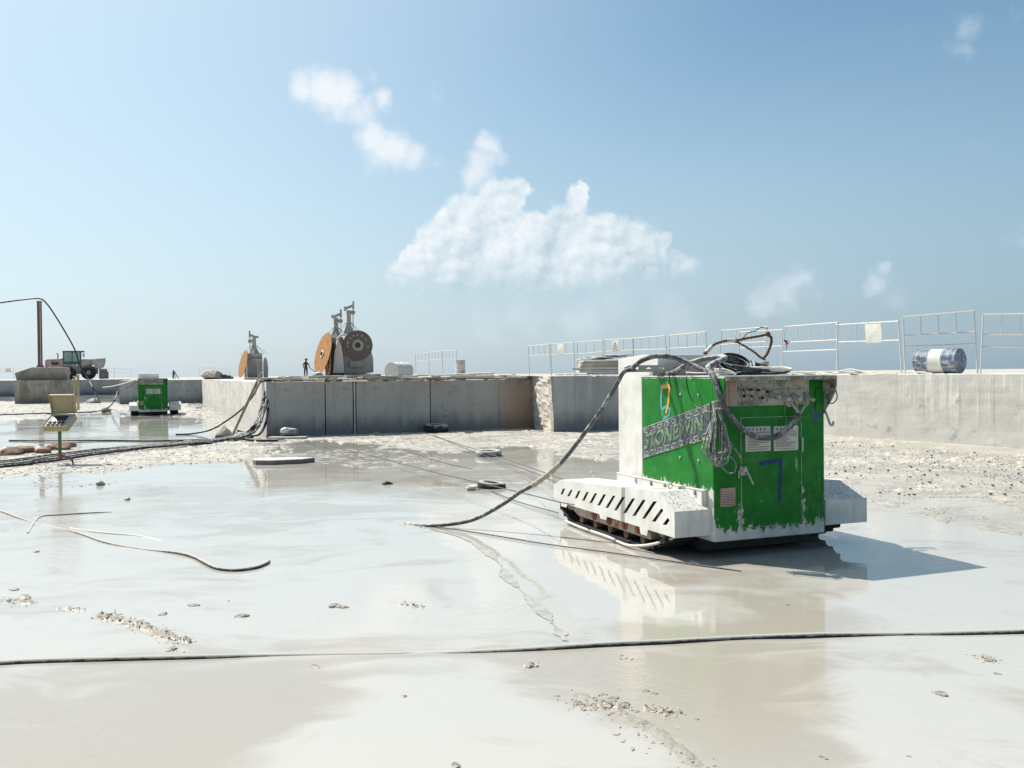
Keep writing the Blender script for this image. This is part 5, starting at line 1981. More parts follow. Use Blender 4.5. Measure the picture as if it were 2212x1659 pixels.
# ------------------------------------------------------------------ galvanised barrier panels along the upper level
GALV = m_muddy('galvanised_tube', (0.60, 0.60, 0.58), (0.50, 0.47, 0.42), 14, 0.36, 0.42, 0.25)
SIGNW = m_muddy('faded_sign_board', (0.68, 0.66, 0.60), (0.60, 0.56, 0.48), 5, 0.5, 0.6)
SIGNT = m_simple('faded_sign_mark', (0.52, 0.50, 0.44), (0.46, 0.44, 0.39), 8, 0.7)
BH = 1.35


def panel(ul, vtl, ur, vtr, vml, vmr, ubl, vbl, ubr, vbr, label, group, low=None, bars=3, thick=.021, ybase=None, sign=None):
    yl = FPX * BH / max(vbl - vtl, 1) if ybase is None else ybase[0]
    yr = FPX * BH / max(vbr - vtr, 1) if ybase is None else ybase[1]
    if ybase is None and abs(yl - yr) > 2.0:
        c_ = (yl + yr) / 2
        yl, yr = c_ + (1 if yl > yr else -1), c_ - (1 if yl > yr else -1)
    tl, tr_, bl, br = A(ul, vtl, yl), A(ur, vtr, yr), A(ubl, vbl, yl), A(ubr, vbr, yr)
    fl = (vml - vtl) / (vbl - vtl)
    f2 = (vmr - vtr) / (vbr - vtr)
    ml, mr = tl.lerp(bl, fl), tr_.lerp(br, f2)
    c_ = (bl + br) / 2
    R = root('barrier_panel', c_, 0, label, 'barrier', group)
    k = thick
    # posts reach down to the ground
    for a, b in ((tl, bl), (tr_, br)):
        d = (b - a).normalized()
        MB().cyl(a - c_, b + d * .03 - c_, k, n=8).build('post', GALV, R, smooth=40)
    MB().cyl(tl - c_, tr_ - c_, k, n=8).build('rail', GALV, R, smooth=40)
    MB().cyl(ml - c_, mr - c_, k * .9, n=8).build('rail', GALV, R, smooth=40)
    if low:
        f3, f4 = (low[0] - vtl) / (vbl - vtl), (low[1] - vtr) / (vbr - vtr)
        MB().cyl(tl.lerp(bl, f3) - c_, tr_.lerp(br, f4) - c_, k * .85, n=8).build('rail', GALV, R, smooth=40)
    for i in range(bars):
        s_ = (i + 1) / (bars + 1)
        MB().cyl(tl.lerp(tr_, s_) - c_, ml.lerp(mr, s_) - c_, k * .75, n=6).build('bar', GALV, R, smooth=40)
    if sign:
        s0, s1, e, mark, lab = sign
        n_ = Vector((0, -.03, 0))
        a, b, c2, d2 = tl.lerp(tr_, s0), tl.lerp(tr_, s1), ml.lerp(mr, s1), ml.lerp(mr, s0)
        a, b = a.lerp(d2, .06), b.lerp(c2, .06)
        c2, d2 = c2 + (c2 - b) * e, d2 + (d2 - a) * e
        mb = MB()
        N_ = 5
        for i in range(N_ + 1):
            t = i / N_
            bow = n_ * (1 + 1.2 * math.sin(t * math.pi))
            mb.v += [a.lerp(d2, t) + bow, b.lerp(c2, t) + bow, a.lerp(d2, t) + bow - n_ * .25, b.lerp(c2, t) + bow - n_ * .25]
        for i in range(N_):
            o_ = i * 4
            for q in ((0, 1, 5, 4), (2, 6, 7, 3), (0, 4, 6, 2), (1, 3, 7, 5)):
                mb.f.append(tuple(o_ + w for w in q))
                mb.mi.append(0)
        mb.f += [(0, 2, 3, 1), tuple(4 * N_ + w for w in (0, 1, 3, 2))]
        mb.mi += [0, 0]
        so_ = mb.build('warning_sign', SIGNW, loc=(a + c2) / 2)
        tag(so_, lab, 'sign', 'faded boards hung on the barriers')
        if mark:
            mm = MB()
            ce = a.lerp(c2, .40) + n_ * 2.4
            wv_ = (b - a).normalized()
            hv = (a - d2).normalized()
            h_ = (a - d2).length
            tri = [ce + hv * h_ * .24, ce - hv * h_ * .12 + wv_ * h_ * .17, ce - hv * h_ * .12 - wv_ * h_ * .17]
            for i in range(3):
                mm.bar(tri[i] - (a + c2) / 2, tri[(i + 1) % 3] - (a + c2) / 2, .02, .006, up=(0, 1, 0))
            for i in range(3):
                q_ = ce - hv * h_ * (.22 + .06 * i)
                mm.bar(q_ - wv_ * h_ * .15 - (a + c2) / 2, q_ + wv_ * h_ * .15 - (a + c2) / 2, .014, .005, up=(0, 1, 0))
            mm.build('printed_mark', SIGNT, so_)


G1 = 'barriers along the right bench'
G2 = 'barriers behind the central bench'
G3 = 'far barriers at the left'
panel(1141.2, 747.3, 1186.3, 743.7, 768.4, 765.8, 1143.5, 809.8, 1190.6, 809.8, 'leftmost barrier of the right row, standing over the split block', G1)
panel(1189.7, 743, 1239, 740.4, 765.8, 763.9, 1191.6, 810, 1242, 810, 'second barrier of the right row, carrying a plain white board', G1, bars=2, sign=(.29, .54, .02, False, 'small plain white board on the second barrier of the right row'))
panel(1246.9, 739.4, 1302, 735.5, 764.4, 760, 1246.9, 810, 1303, 809, 'two bar barrier standing just left of the board with a triangle', G1, bars=2)
panel(1306.3, 734.6, 1367.4, 731, 759, 756, 1307, 809, 1368.6, 808, 'barrier carrying the board with a triangle mark', G1, bars=2, sign=(.27, .48, .06, True, 'faded white board with a triangle mark behind the plank pile'))
panel(1367.4, 731, 1436.7, 725.4, 756, 754, 1368.6, 808, 1442, 807, 'barrier with a right leg splayed outwards behind the plank pile', G1)
panel(1445.5, 724.8, 1524.6, 717, 753, 748, 1446, 807, 1527, 806, 'barrier directly above the white pulley housing', G1)
panel(1559.2, 714.3, 1658.3, 706.4, 745, 738, 1551, 807, 1648, 806, 'barrier leaning to the right behind the wire rope sling', G1, bars=2, thick=.02)
panel(1598.5, 717.7, 1690.8, 712.6, 752, 747.5, 1594, 805, 1687, 804, 'upright barrier behind the leaning one', G1)
panel(1695.9, 706, 1810, 696.6, 740, 734, 1688, 804, 1807, 803, 'three rail barrier with a purple rag tied to its left post', G1, low=(760, 755))
panel(1806.5, 702, 1940.2, 694, 739, 734.8, 1811, 803, 1947.5, 804, 'wide barrier carrying the large blank board', G1, bars=2, sign=(.47, .72, .10, False, 'large blank cream board on the wide barrier left of the blue drum'))
panel(1951, 685, 2104, 672, 725.3, 717, 1955, 805.5, 2111.5, 805.5, 'tall three rail barrier behind the blue and white drum', G1, low=(749, 742), ybase=(23.0, 22.2))
panel(2124, 679.6, 2290, 677, 723, 722, 2118, 805.5, 2292, 805.5, 'barrier cut off by the right edge of the photo', G1, low=(749, 750), bars=3, ybase=(21.8, 20.9))
panel(897.4, 765.7, 926, 761.3, 780.6, 777.8, 898.5, 807, 927.5, 807, 'left barrier of the middle three, next to the lying drum', G2)
panel(926, 761.3, 954, 758, 777.8, 775.6, 927.5, 807, 956.5, 807, 'centre barrier of the middle three', G2)
panel(955.2, 758.7, 986, 757.4, 776, 775.6, 957, 807, 987, 807, 'right barrier of the middle three, touching the upright drum', G2)
panel(430.5, 794.4, 463.5, 794.4, 801.8, 801.8, 430.5, 813, 463.5, 813, 'tiny far barrier left of the small saw', G3)
panel(463.7, 797, 497, 797, 804, 804, 463.7, 813, 497, 813, 'tiny far barrier touching the small saw', G3)
panel(222, 795.5, 247.4, 796, 803.5, 803.5, 222, 816, 247.4, 816, 'tiny far barrier next to the loader coupler', G3)
panel(247.6, 797, 282.7, 797, 805, 805, 247.6, 816, 282.7, 816, 'tiny far barrier between the loader and the distant green machine', G3)
panel(-8, 795, 30, 794.5, 803.5, 803.5, -8, 818, 30, 818, 'tiny far barrier at the left edge of the photo', G3, sign=(.55, .85, .0, False, 'grey board on the tiny barrier at the left edge'))
p = A(1693, 735, 24.4)
mb = MB()
rnd = random.Random(2)
for i in range(5):
    mb.tube(spline([p, p + Vector((.03 + .05 * i * rnd.uniform(-.5, 1.2), -.02, -.03 * i)), p + Vector((.10 * rnd.uniform(-.2, 1.6), -.03, -.05 - .07 * rnd.random() * i))], 4), .011, 5)
tag(mb.build('tied_rag', m_simple('purple_rag', (0.10, 0.035, 0.09), (0.22, 0.08, 0.14), 20, 0.9), loc=p), 'torn purple rag tied to a barrier post', 'rag')
# ------------------------------------------------------------------ rubble, planks, tyres and stones
WOOD = m_simple('weathered_board', (0.30, 0.25, 0.19), (0.52, 0.46, 0.37), 5, 0.85, bump=.01)
WOOD2 = m_simple('pale_board', (0.50, 0.46, 0.39), (0.64, 0.60, 0.53), 6, 0.85)
STONEM = m_simple('grey_stone', (0.30, 0.29, 0.27), (0.46, 0.44, 0.40), 7, 0.85, bump=.01)
STONED = m_simple('dark_stone', (0.055, 0.05, 0.045), (0.15, 0.135, 0.115), 25, 0.8)
CLOD = m_simple('wet_mud_clod', (0.16, 0.14, 0.11), (0.34, 0.31, 0.255), 14, 0.5, bump=.01)
REDM = m_simple('brown_earth', (0.20, 0.125, 0.085), (0.32, 0.21, 0.15), 6, 0.95, bump=.02)


def tyre(name, pos, R_, w, tilt, label, ma=TYRE):
    prof = [(-w / 2 * .8, R_ * .58), (-w / 2, R_ * .66), (-w / 2, R_ * .88), (-w * .36, R_ * .985), (0, R_), (w * .36, R_ * .985), (w / 2, R_ * .88), (w / 2, R_ * .66), (w / 2 * .8, R_ * .58), (w / 2 * .6, R_ * .60), (-w / 2 * .6, R_ * .60)]
    mb = MB()
    N_ = 56
    prof2 = prof + [prof[0]]
    o = 0
    for (t, r_) in prof:
        for k in range(N_):
            a = 2 * math.pi * k / N_
            rr = r_ * (1.0 if (k % 2 or r_ < R_ * .9) else .965)
            mb.v.append(Vector((rr * math.cos(a), rr * math.sin(a), t)))
    M_ = len(prof)
    for i in range(M_):
        j = (i + 1) % M_
        for k in range(N_):
            k2 = (k + 1) % N_
            mb.f.append((i * N_ + k, i * N_ + k2, j * N_ + k2, j * N_ + k))
            mb.mi.append(0)
    ob = mb.build(name, ma, smooth=50)
    ob.location = pos
    ob.rotation_euler = tilt
    return tag(ob, label, 'tyre')


p = G(942, 934.5)
tyre('old_tyre', (p.x, p.y, .125), .34, .22, (.04, .02, 0), 'dark old tyre lying against the shaded bench foot')
p = G(1055, 985)
tyre('old_tyre', (p.x, p.y, .045), .26, .14, (.02, -.02, 1), 'mud greyed tyre lying flat on the pale ground among the wires', m_muddy('mud_coated_tyre', (0.08, 0.085, 0.09), (0.42, 0.41, 0.37), 6, 0.50, 0.7, top=.25))
p = G(1062, 1053)
tyre('old_tyre', (p.x, p.y, .02), .20, .12, (.10, -.06, 2), 'small tyre sunk in the slurry beside a pale mud clump')
p = G(1020, 1058)
tag(rock_mb((0, 0, .0), .10, .08, .05, 31, 3).build('mud_clump', PALE), 'pale mud clump leaning on the sunken small tyre', 'mud clump')
bpy.data.objects['mud_clump'].location = (p.x, p.y, .03)
# stone lumps at the bench foot
p = G(624, 947.5)
o = rock_mb((0, 0, .14), .27, .2, .17, 8, 2, 12).build('rock', GRB)
o.location = (p.x, p.y + .1, .02)
tag(o, 'bluish grey angular rock resting on a slab at the bench corner', 'rock')
mb = MB()
mb.prism([(-.45, -.12), (.1, -.2), (.5, -.1), (.55, .15), (-.4, .2)], lambda u, v, t: Vector((u, v, t)), 0, .06)
o = mb.build('stone_slab', STONEM, bevel=.01)
o.location = (p.x - .05, p.y - .15, .0)
tag(o, 'flat broken slab under the bluish angular rock', 'slab')
p = G(560, 1003)
mb = MB()
w_ = 108 / FPX * p.y
mb.prism([(-.12, .02), (0, -.22), (w_ * .35, -.30), (w_ * .9, -.10), (w_ + .08, .20), (w_ * .5, .32), (.1, .25)], lambda u, v, t: Vector((u, v, t)), -.02, .072)
o = mb.build('stone_slab', m_muddy('shade_sided_dusty_slab', (0.15, 0.125, 0.11), (0.50, 0.47, 0.41), 5, 0.40, 0.8, top=.5), bevel=.012)  # dark base puts the sides' shade into the colour, pale dust on top
o.location = (p.x - .05, p.y + .15, .015)
tag(o, 'flat pale stone slab lying alone at the edge of the wet pool', 'slab')
for i, (u, v, sx_, sy_, sz_, ma, lab) in enumerate(((425, 960, .42, .25, .12, BLACKM, 'black lump of rubble beside the hose bundle'), (475, 949, .22, .16, .13, STONED, 'dark angular rock behind the hose bundle, left of the pole'), (486, 941, .24, .18, .22, STONEM, 'pointed grey rock at the foot of the leaning pole'), (520, 951, .30, .2, .16, STONEM, 'grey rock half under the black hoses at the bench corner'),
                                            (380, 961, .25, .12, .10, STONED, 'brown splinter of stone left of the black rubble lump'), (1790, 934, .45, .4, .40, REDM, 'small heap of brown earth at the wall foot right of the machine'),
                                            (838, 1046, .10, .06, .035, BLACKM, 'small black stone in the wet area left of the sunken tyre'), (217, 1048, .11, .06, .05, CLOD, 'dark mud clod in the pool below the hose bundle'), (275, 1079, .09, .05, .03, CLOD, 'flat mud clod in the middle of the left pool'),
                                            (388, 868, .9, .5, .22, STONED, 'low rubble heap at the far bench foot')[0:7] if False else (440, 868.5, 1.1, .6, .35, STONED, 'rubble heap in the corner of the far bench'),
                                            (230, 891, .3, .2, .2, CLOD, 'dark lump by the far hose, left of the distant machine'), (203, 871, .5, .3, .28, STONEM, 'grey loose stone left of the distant green machine'))):
    p = G(u, v)
    o = rock_mb((0, 0, sz_ * .35), sx_, sy_, sz_, 40 + i, 3 if ma in (REDM,) else 2, 10).build('rock', ma)
    o.location = (p.x, p.y, .0)
    tag(o, lab, 'rock')
# brown lumps by the hose bundle at the left
rnd = random.Random(9)
for (u, v, s_) in ((20, 983, .22), (60, 978, .2), (40, 975, .16), (150, 966, .14), (95, 979, .18), (130, 972, .2)):
    p = G(u, v)
    o = rock_mb((0, 0, s_ * .2), s_ * 1.5, s_, s_ * .55, int(u), 2, 7).build('earth_lump', REDM)
    o.location = (p.x, p.y, .02)
    tag(o, 'reddish brown earth lump beside the black hose bundle at the left', 'earth lump', 'brown lumps by the hoses')
# mud clods and pebbles in the foreground
CL = [(52, 1292, .05), (30, 1274, .035), (352, 1327, .03), (420, 1308, .03), (520, 1332, .035), (492, 1299, .015), (680, 1440, .022), (368, 1404, .028), (396, 1409, .01), (720, 1309, .035), (740, 1312, .03), (1390, 1562, .022), (1203, 1504, .015), (1248, 1520, .02), (1395, 1493, .018), (1413, 1498, .016), (1300, 1500, .012),
      (1490, 1640, .018), (985, 1655, .02), (2032, 1500, .03), (2135, 1427, .022), (1700, 1307, .015), (1610, 1363, .012), (1145, 1438, .03), (873, 1504, .016), (78, 1192, .03), (1505, 1555, .012), (1460, 1535, .012), (2155, 1456, .015), (1780, 1638, .016), (1962, 1634, .01), (1325, 1508, .02), (1350, 1523, .028), (1310, 1526, .03), (1376, 1537, .012), (1440, 1542, .02)]
for i, (u, v, s_) in enumerate(CL):
    p = G(u, v)
    o = rock_mb((0, 0, s_ * .12), s_ * rnd.uniform(1.2, 2.1), s_, s_ * .42, 100 + i, 3, 10).build('mud_clod', CLOD)
    o.location = (p.x, p.y, -.002)
    o.rotation_euler.z = rnd.uniform(-.5, .5)
    tag(o, 'small dark wet mud clod poking out of the foreground slurry', 'mud clod', 'mud clods in the foreground slurry')
# stones on the dry ground at the right
rnd = random.Random(77)
k = 0
while k < 70:
    u, v = rnd.uniform(1795, 2240), rnd.uniform(955, 1075)
    p = G(u, v)
    if v < 940 + (u - 1790) * .085 + 12:
        continue
    s_ = rnd.uniform(.012, .026)
    o = rock_mb((0, 0, s_ * .3), s_ * rnd.uniform(1, 1.7), s_, s_ * .7, 300 + k, 1, 6).build('stone', STONED)
    o.location = (p.x, p.y, .02)
    tag(o, 'loose dark stone on the pale dry ground below the sunlit right wall', 'stone', 'dark stones below the right wall')
    k += 1
mb = MB()
for i in range(1500):
    u = rnd.uniform(1780, 2300)
    v = 945 + (u - 1790) * .088 + abs(rnd.gauss(0, 38)) + 4
    p = G(u, v, .022)
    s_ = rnd.uniform(.003, .010)
    q = [p + Vector((rnd.uniform(-1.4, 1.4) * s_, rnd.uniform(-1, 1) * s_, rnd.uniform(-.2, .9) * s_)) for _ in range(3)]
    mb.add([p + Vector((-1.3 * s_, -.3 * s_, -.6 * s_)), p + Vector((1.3 * s_, -.5 * s_, -.6 * s_)), p + Vector((.2 * s_, 1.1 * s_, -.6 * s_)), p + Vector((rnd.uniform(-.4, .4) * s_, 0, .9 * s_))], [(0, 2, 1), (0, 1, 3), (1, 2, 3), (2, 0, 3)])
struct(mb.build('gravel', STONED), 'stuff')
# planks, slabs and hoses strewn along the top edges
rnd = random.Random(21)
for i in range(80):
    x = rnd.uniform(2.9, 10.3)
    y = Y0 + abs(rnd.gauss(0, 1.6)) + .08
    ln, w_, h_ = rnd.uniform(.4, 1.8), rnd.uniform(.1, .25), rnd.uniform(.025, .07)
    mb = MB().box(-ln / 2, ln / 2, -w_ / 2, w_ / 2, 0, h_)
    o = mb.build('plank', rnd.choice([WOOD, WOOD, WOOD2]), bevel=.004)
    o.location = L(x, y, 1.455 + max(0, rnd.gauss(.02, .035)) + .004 * (y - Y0))
    o.rotation_euler = (rnd.uniform(-.05, .05), rnd.uniform(-.03, .03), ANG + rnd.gauss(0, .5))
    tag(o, 'weathered board lying in the litter along the top edge of the central bench', 'plank', 'boards along the central bench edge')
for i in range(9):
    x0 = 2.9 + i * .75 + rnd.uniform(-.3, .3)
    pts = []
    y = Y0 + rnd.uniform(.1, 1.6)
    for j in range(7):
        pts.append(L(x0 + j * .45, y + rnd.uniform(-.25, .25), 1.475 + rnd.uniform(0, .07)))
    cable('edge_cable', pts, rnd.uniform(.012, .022), PALE if i % 2 else PALE, 'pale cable meandering along the top edge of the central bench', 'cable', 'cables along the central bench edge', k=5)
for i in range(30):
    x = rnd.uniform(2.9, 10.3)
    s_ = rnd.uniform(.06, .17)
    o = rock_mb((0, 0, s_ * .4), s_ * 1.4, s_, s_ * .8, 500 + i, 1, 7).build('rubble_stone', rnd.choice([STONEM, GRB, WOOD2]))
    o.location = L(x, Y0 + abs(rnd.gauss(.2, 1.6)) + .15, 1.44)
    tag(o, 'broken stone in the litter along the top edge of the central bench', 'stone', 'stones along the central bench edge')
# wires and boards on the right bench edge
d_ = (wb - wa).normalized()
nb = Vector((-d_.y, d_.x, 0))
nb = nb if nb.dot(wa) > 0 else -nb
for i in range(12):
    s0 = rnd.uniform(.2, 6.5)
    off = rnd.uniform(.15, .9)
    pts = [wa + d_ * (s0 + j * .45) + nb * (off + rnd.uniform(-.15, .15)) + Vector((0, 0, 1.505 + rnd.uniform(0, .05))) for j in range(7)]
    cable('edge_cable', pts, rnd.uniform(.008, .016), PALE if i % 4 else BLACKC, 'pale cable trailing along the top edge of the right wall', 'cable', 'cables along the right wall edge', k=5)
cable('edge_cable', [wa + d_ * (4.2 + j * .25) + nb * (.25 + .02 * j) + Vector((0, 0, 1.505 + .12 * math.exp(-((j - 4) / 1.6) ** 2))) for j in range(10)], .02, PALE, 'pale hose humped over a stone in front of the blue drum', 'hose')
p = wa + d_ * 5.3 + nb * .32
o = rock_mb((0, 0, .03), .16, .1, .06, 77, 2).build('rubble_stone', STONEM)
o.location = (p.x, p.y, 1.50)
tag(o, 'pale stone under the hose in front of the blue drum', 'stone')
for i in range(14):
    x = rnd.uniform(10.5, 14.4)
    mb = MB().box(-rnd.uniform(.2, .5), rnd.uniform(.2, .5), -.05, .05, 0, .025)
    o = mb.build('plank', WOOD2, bevel=.003)
    o.location = L(x, 23.6 + abs(rnd.gauss(0, 1.5)), 1.545)
    o.rotation_euler = (0, 0, ANG + rnd.gauss(0, .5))
    tag(o, 'pale board lying on top of the split granite block', 'plank', 'boards on the split block')
# stacked boards with a heap of cable on top, on the split block
pc = A(1252, 803, 26.6)
px_m = FPX / 26.6
w_ = 100 / px_m
z0 = 1.545
for i, (dx, h_, ma) in enumerate(((.30, .07, WOOD), (.0, .055, WOOD2), (.02, .05, WOOD), (.05, .045, WOOD2), (.03, .06, WOOD), (.08, .045, WOOD2), (.06, .05, WOOD), (.12, .05, WOOD2))):
    mb = MB().box(0, w_ - dx, 0, .75, 0, h_ - .008)
    o = mb.build('stacked_board', ma, bevel=.004)
    o.location = (pc.x + dx, pc.y + .1 + .02 * (i % 3), z0)
    o.rotation_euler.z = math.radians(2 + (i % 3) * 1.2)
    z0 += h_
    tag(o, ('lowest board', 'second lowest board', 'third board', 'fourth board', 'fifth board', 'sixth board', 'second highest board', 'topmost board')[i] + ' of the stack behind the white pulley housing', 'board', 'board stack behind the machine')
p0 = Vector((pc.x - .22, pc.y + .05, 1.72))
tag(MB().bar(p0, p0 + Vector((.6, .15, -.03)), .10, .05).build('plank', STEEL, loc=p0), 'single grey plank sticking out left of the board stack', 'plank')
for i in range(7):
    pts = []
    a0 = rnd.uniform(0, 6)
    cx = pc.x + .35 + i * .14
    for j in range(11):
        a = a0 + j * .65
        pts.append(Vector((cx + (.34 + .05 * rnd.random()) * math.cos(a), pc.y + .45 + .25 * math.sin(a), z0 + .02 + .018 * i + .03 * rnd.random())))
    cable('heaped_cable', pts, .02, [PALE, HOSE, BLACKC][i % 3], 'loop of cable heaped on top of the board stack', 'cable', 'cable heap on the board stack', k=5)
# far clutter
p = A(459, 812, 66)
o = rock_mb((0, 0, .3), 1.1, .7, .42, 91, 3, 8).build('rubble_heap', WOOD)
o.location = (p.x, p.y, 1.42)
tag(o, 'brown heap of broken boards on the far bench left of the small saw', 'heap')
for i, (u, s_) in enumerate(((481, .25), (492, .2), (500, .12))):
    p = A(u, 815, 66)
    o = MB().box(-s_, s_, -s_, s_, 0, s_ * 1.3).build('stone_lump', STONED, bevel=.03)
    o.location = (p.x, p.y, 1.44)
    tag(o, ('larger', 'middle', 'smallest')[i] + ' squared stone in the row right of the brown board heap', 'stone')
# crumbs of mud nobody could count: dry strips, shorelines and foreground ridges
tmpl = []
for q in range(8):
    r_ = rock_mb((0, 0, 0), 1, .8, .6, 700 + q, 1, 7)
    tmpl.append((np.array([tuple(v) for v in r_.v]), r_.f))
rn = np.random.RandomState(5)
VV, FF_ = [], []
cnt = 0


def crumb(x, y, z, s):
    global cnt
    v, f_ = tmpl[rn.randint(8)]
    a = rn.uniform(0, 6.28)
    c_, s__ = math.cos(a), math.sin(a)
    st = rn.uniform(.8, 1.9)
    s = s * .72
    w = np.stack([(v[:, 0] * st * c_ - v[:, 1] * s__) * s + x, (v[:, 0] * st * s__ + v[:, 1] * c_) * s + y, v[:, 2] * s * rn.uniform(.4, .9) + z], -1)
    VV.append(w)
    FF_.extend([tuple(i + cnt for i in q) for q in f_])
    cnt += len(v)


spec = [(0, 460, 860, 900, 420, .03, .09), (-60, 600, 958, 1034, 1250, .012, .036), (600, 1340, 945, 1000, 420, .012, .034), (150, 480, 900, 958, 300, .02, .05), (480, 1010, 985, 1060, 200, .010, .03), (-60, 560, 1030, 1062, 160, .01, .028), (1790, 2240, 1060, 1130, 160, .008, .02)]
for (u0, u1, v0, v1, N_, s0, s1) in spec:
    uu, vv = rn.uniform(u0, u1, N_ * 3), rn.uniform(v0, v1, N_ * 3)
    P_ = np.array([tuple(G(a, b)) for a, b in zip(uu, vv)])
    hh_ = heights(P_[:, 0], P_[:, 1])
    cl_ = fbm(P_[:, 0] * .9 + 11, P_[:, 1] * .9, 3)
    k = 0
    for p, h_, q in zip(P_, hh_, cl_):
        if h_ > -.006 and q > -.25 and k < N_:
            crumb(p[0], p[1], h_ + .003, rn.uniform(s0, s1) ** 1.0 * (1.0 if rn.rand() > .15 else 1.6))
            k += 1
for (line, w_, a_), N_ in zip(RIDGE, (260, 110, 30, 90, 60, 14, 34, 24, 14, 70, 8, 40, 10, 8)):
    for _ in range(N_):
        i = rn.randint(len(line) - 1)
        t = rn.rand()
        x = line[i][0] * (1 - t) + line[i + 1][0] * t + rn.normal(0, w_ * .55)
        y = line[i][1] * (1 - t) + line[i + 1][1] * t + rn.normal(0, w_ * .8)
        h_ = max(float(heights(np.array([x]), np.array([y]))[0]), 0)
        crumb(x, y, h_ + .001, rn.uniform(.004, .016))
me = bpy.data.meshes.new('mud_crumbs')
me.from_pydata(np.concatenate(VV).tolist(), [], FF_)
me.materials.append(m_simple('crumb_mud', (0.22, 0.195, 0.16), (0.42, 0.385, 0.325), 3.5, 0.75, contrast=(.38, .6)))
o = bpy.data.objects.new('mud_crumbs', me)
COL.objects.link(o)
struct(o, 'stuff')
# ------------------------------------------------------------------ light: sun from the left and behind the quarry, hazy blue sky with cumulus
SUN_AZ, SUN_EL = math.radians(55.5), math.radians(52.9)      # azimuth counted to the left of the view
sun_to = Vector((-math.sin(SUN_AZ) * math.cos(SUN_EL), math.cos(SUN_AZ) * math.cos(SUN_EL), math.sin(SUN_EL)))
sl = bpy.data.lights.new('sun', 'SUN')
sl.energy = 4.9
sl.angle = math.radians(0.5)
sl.color = (1.0, 0.95, 0.87)
so = bpy.data.objects.new('sun', sl)
COL.objects.link(so)
so.rotation_euler = sun_to.to_track_quat('Z', 'Y').to_euler()
so.location = sun_to * 60

W = bpy.data.worlds.new('World')
SC.world = W
W.use_nodes = True
W.node_tree.nodes.clear()
n = NT(W.node_tree)
tc = n.new('ShaderNodeTexCoord')
D = tc.outputs['Generated']
sky = n.new('ShaderNodeTexSky', sky_type='NISHITA')
sky.sun_disc = False
sky.sun_elevation = SUN_EL
sky.sun_rotation = -SUN_AZ
sky.altitude = 10
sky.air_density = 1.05
sky.dust_density = 0.9
sky.ozone_density = 2.6
SKYC = n.new('ShaderNodeHueSaturation', {'Hue': 0.483, 'Saturation': 1.05, 'Value': 0.98, 'Color': sky.outputs[0]}).outputs[0]


def cdir(u, v):
    d = ray(u, v)
    return d.normalized()


def field(dv, blobs):
    acc = None
    for (u, v, r, w) in blobs:
        c = cdir(u, v)
        k = n.vm('DISTANCE', dv, tuple(c))
        rr = r / FPX
        f = n.step(k, 0.0, rr * 1.55, w, 0.0)
        acc = f if acc is None else n.m('MAXIMUM', n.m('MULTIPLY_ADD', f, 0.35, acc), f)
    return acc


big = [(1000, 475, 62, 1), (1070, 440, 55, 1), (1122, 415, 32, 1), (955, 520, 52, 1), (905, 565, 40, 1), (870, 592, 30, .9), (848, 606, 22, .8),
       (1000, 560, 72, .9), (1060, 520, 80, 1), (1135, 525, 72, .85), (1205, 510, 62, .9), (1246, 425, 26, 1), (1262, 408, 17, 1), (1238, 462, 30, .9), (1290, 512, 55, .95),
       (1350, 515, 46, .95), (1408, 525, 36, .9), (1432, 510, 20, 1), (1385, 560, 52, .8), (1300, 575, 62, .75), (1450, 572, 46, .65), (1500, 578, 34, .55),
       (1090, 590, 75, .8), (1180, 595, 75, .8), (1270, 600, 70, .72), (970, 600, 55, .75), (1360, 605, 60, .6), (1430, 600, 50, .5), (910, 610, 34, .7)]
small = [(650, 182, 34, .8), (690, 190, 52, .95), (740, 190, 44, .9), (725, 235, 40, .8), (775, 240, 40, .75), (828, 215, 32, .8), (808, 165, 22, .55),
         (800, 290, 40, .9), (840, 320, 52, .9), (890, 335, 42, .85), (802, 338, 34, .7), (942, 352, 24, .5), (942, 200, 28, .38),
         (1050, 308, 34, .75), (1040, 350, 44, .85), (1015, 382, 36, .8), (1078, 342, 28, .7)]
faint = [(1130, 668, 60, .5), (1050, 702, 46, .5), (1250, 680, 60, .45), (1330, 665, 60, .4), (1450, 690, 60, .45), (1700, 632, 42, .75), (1650, 645, 34, .7), (1742, 618, 26, .75),
         (1892, 602, 26, .7), (1916, 575, 17, .75), (1868, 628, 24, .6), (1945, 665, 40, .4), (2095, 45, 24, .4), (2080, 105, 22, .4), (250, 650, 60, .34), (330, 690, 60, .3), (1000, 605, 60, .3),
         (60, 400, 50, .22), (1240, 700, 60, .45), (2205, 510, 26, .35), (920, 740, 30, .4)]
w1 = n.vm('SUBTRACT', n.noise(D, 26, 5, 0.6, out='Color'), (0.5, 0.5, 0.5))
w2 = n.vm('SUBTRACT', n.noise(D, 95, 4, 0.6, out='Color'), (0.5, 0.5, 0.5))
DV = n.vm('ADD', n.vm('ADD', D, n.vm('SCALE', w1, sc=0.026)), n.vm('SCALE', w2, sc=0.009))
ld = Vector((-0.012, 0.0, 0.014))
dz = n.sep(D)
low = n.step(dz[2], cdir(1150, 648).z, cdir(1150, 545).z)
FB, FS, FF = field(DV, big), field(DV, small), field(n.vm('ADD', D, n.vm('SCALE', w1, sc=0.05)), faint)
fb = n.noise(D, 30, 8, 0.60)
fine = n.noise(D, 130, 5, 0.6)
soft = n.m('ADD', n.m('MULTIPLY', n.m('SUBTRACT', fb, 0.5), 0.85), n.m('MULTIPLY', n.m('SUBTRACT', fine, 0.5), 0.14))
DW = n.vm('ADD', D, n.vm('SCALE', w2, sc=0.008))
e1 = n.m('SUBTRACT', n.noise(DW, 15, 3, .5), n.noise(n.vm('ADD', DW, (-0.018, 0.0, 0.020)), 15, 3, .5))
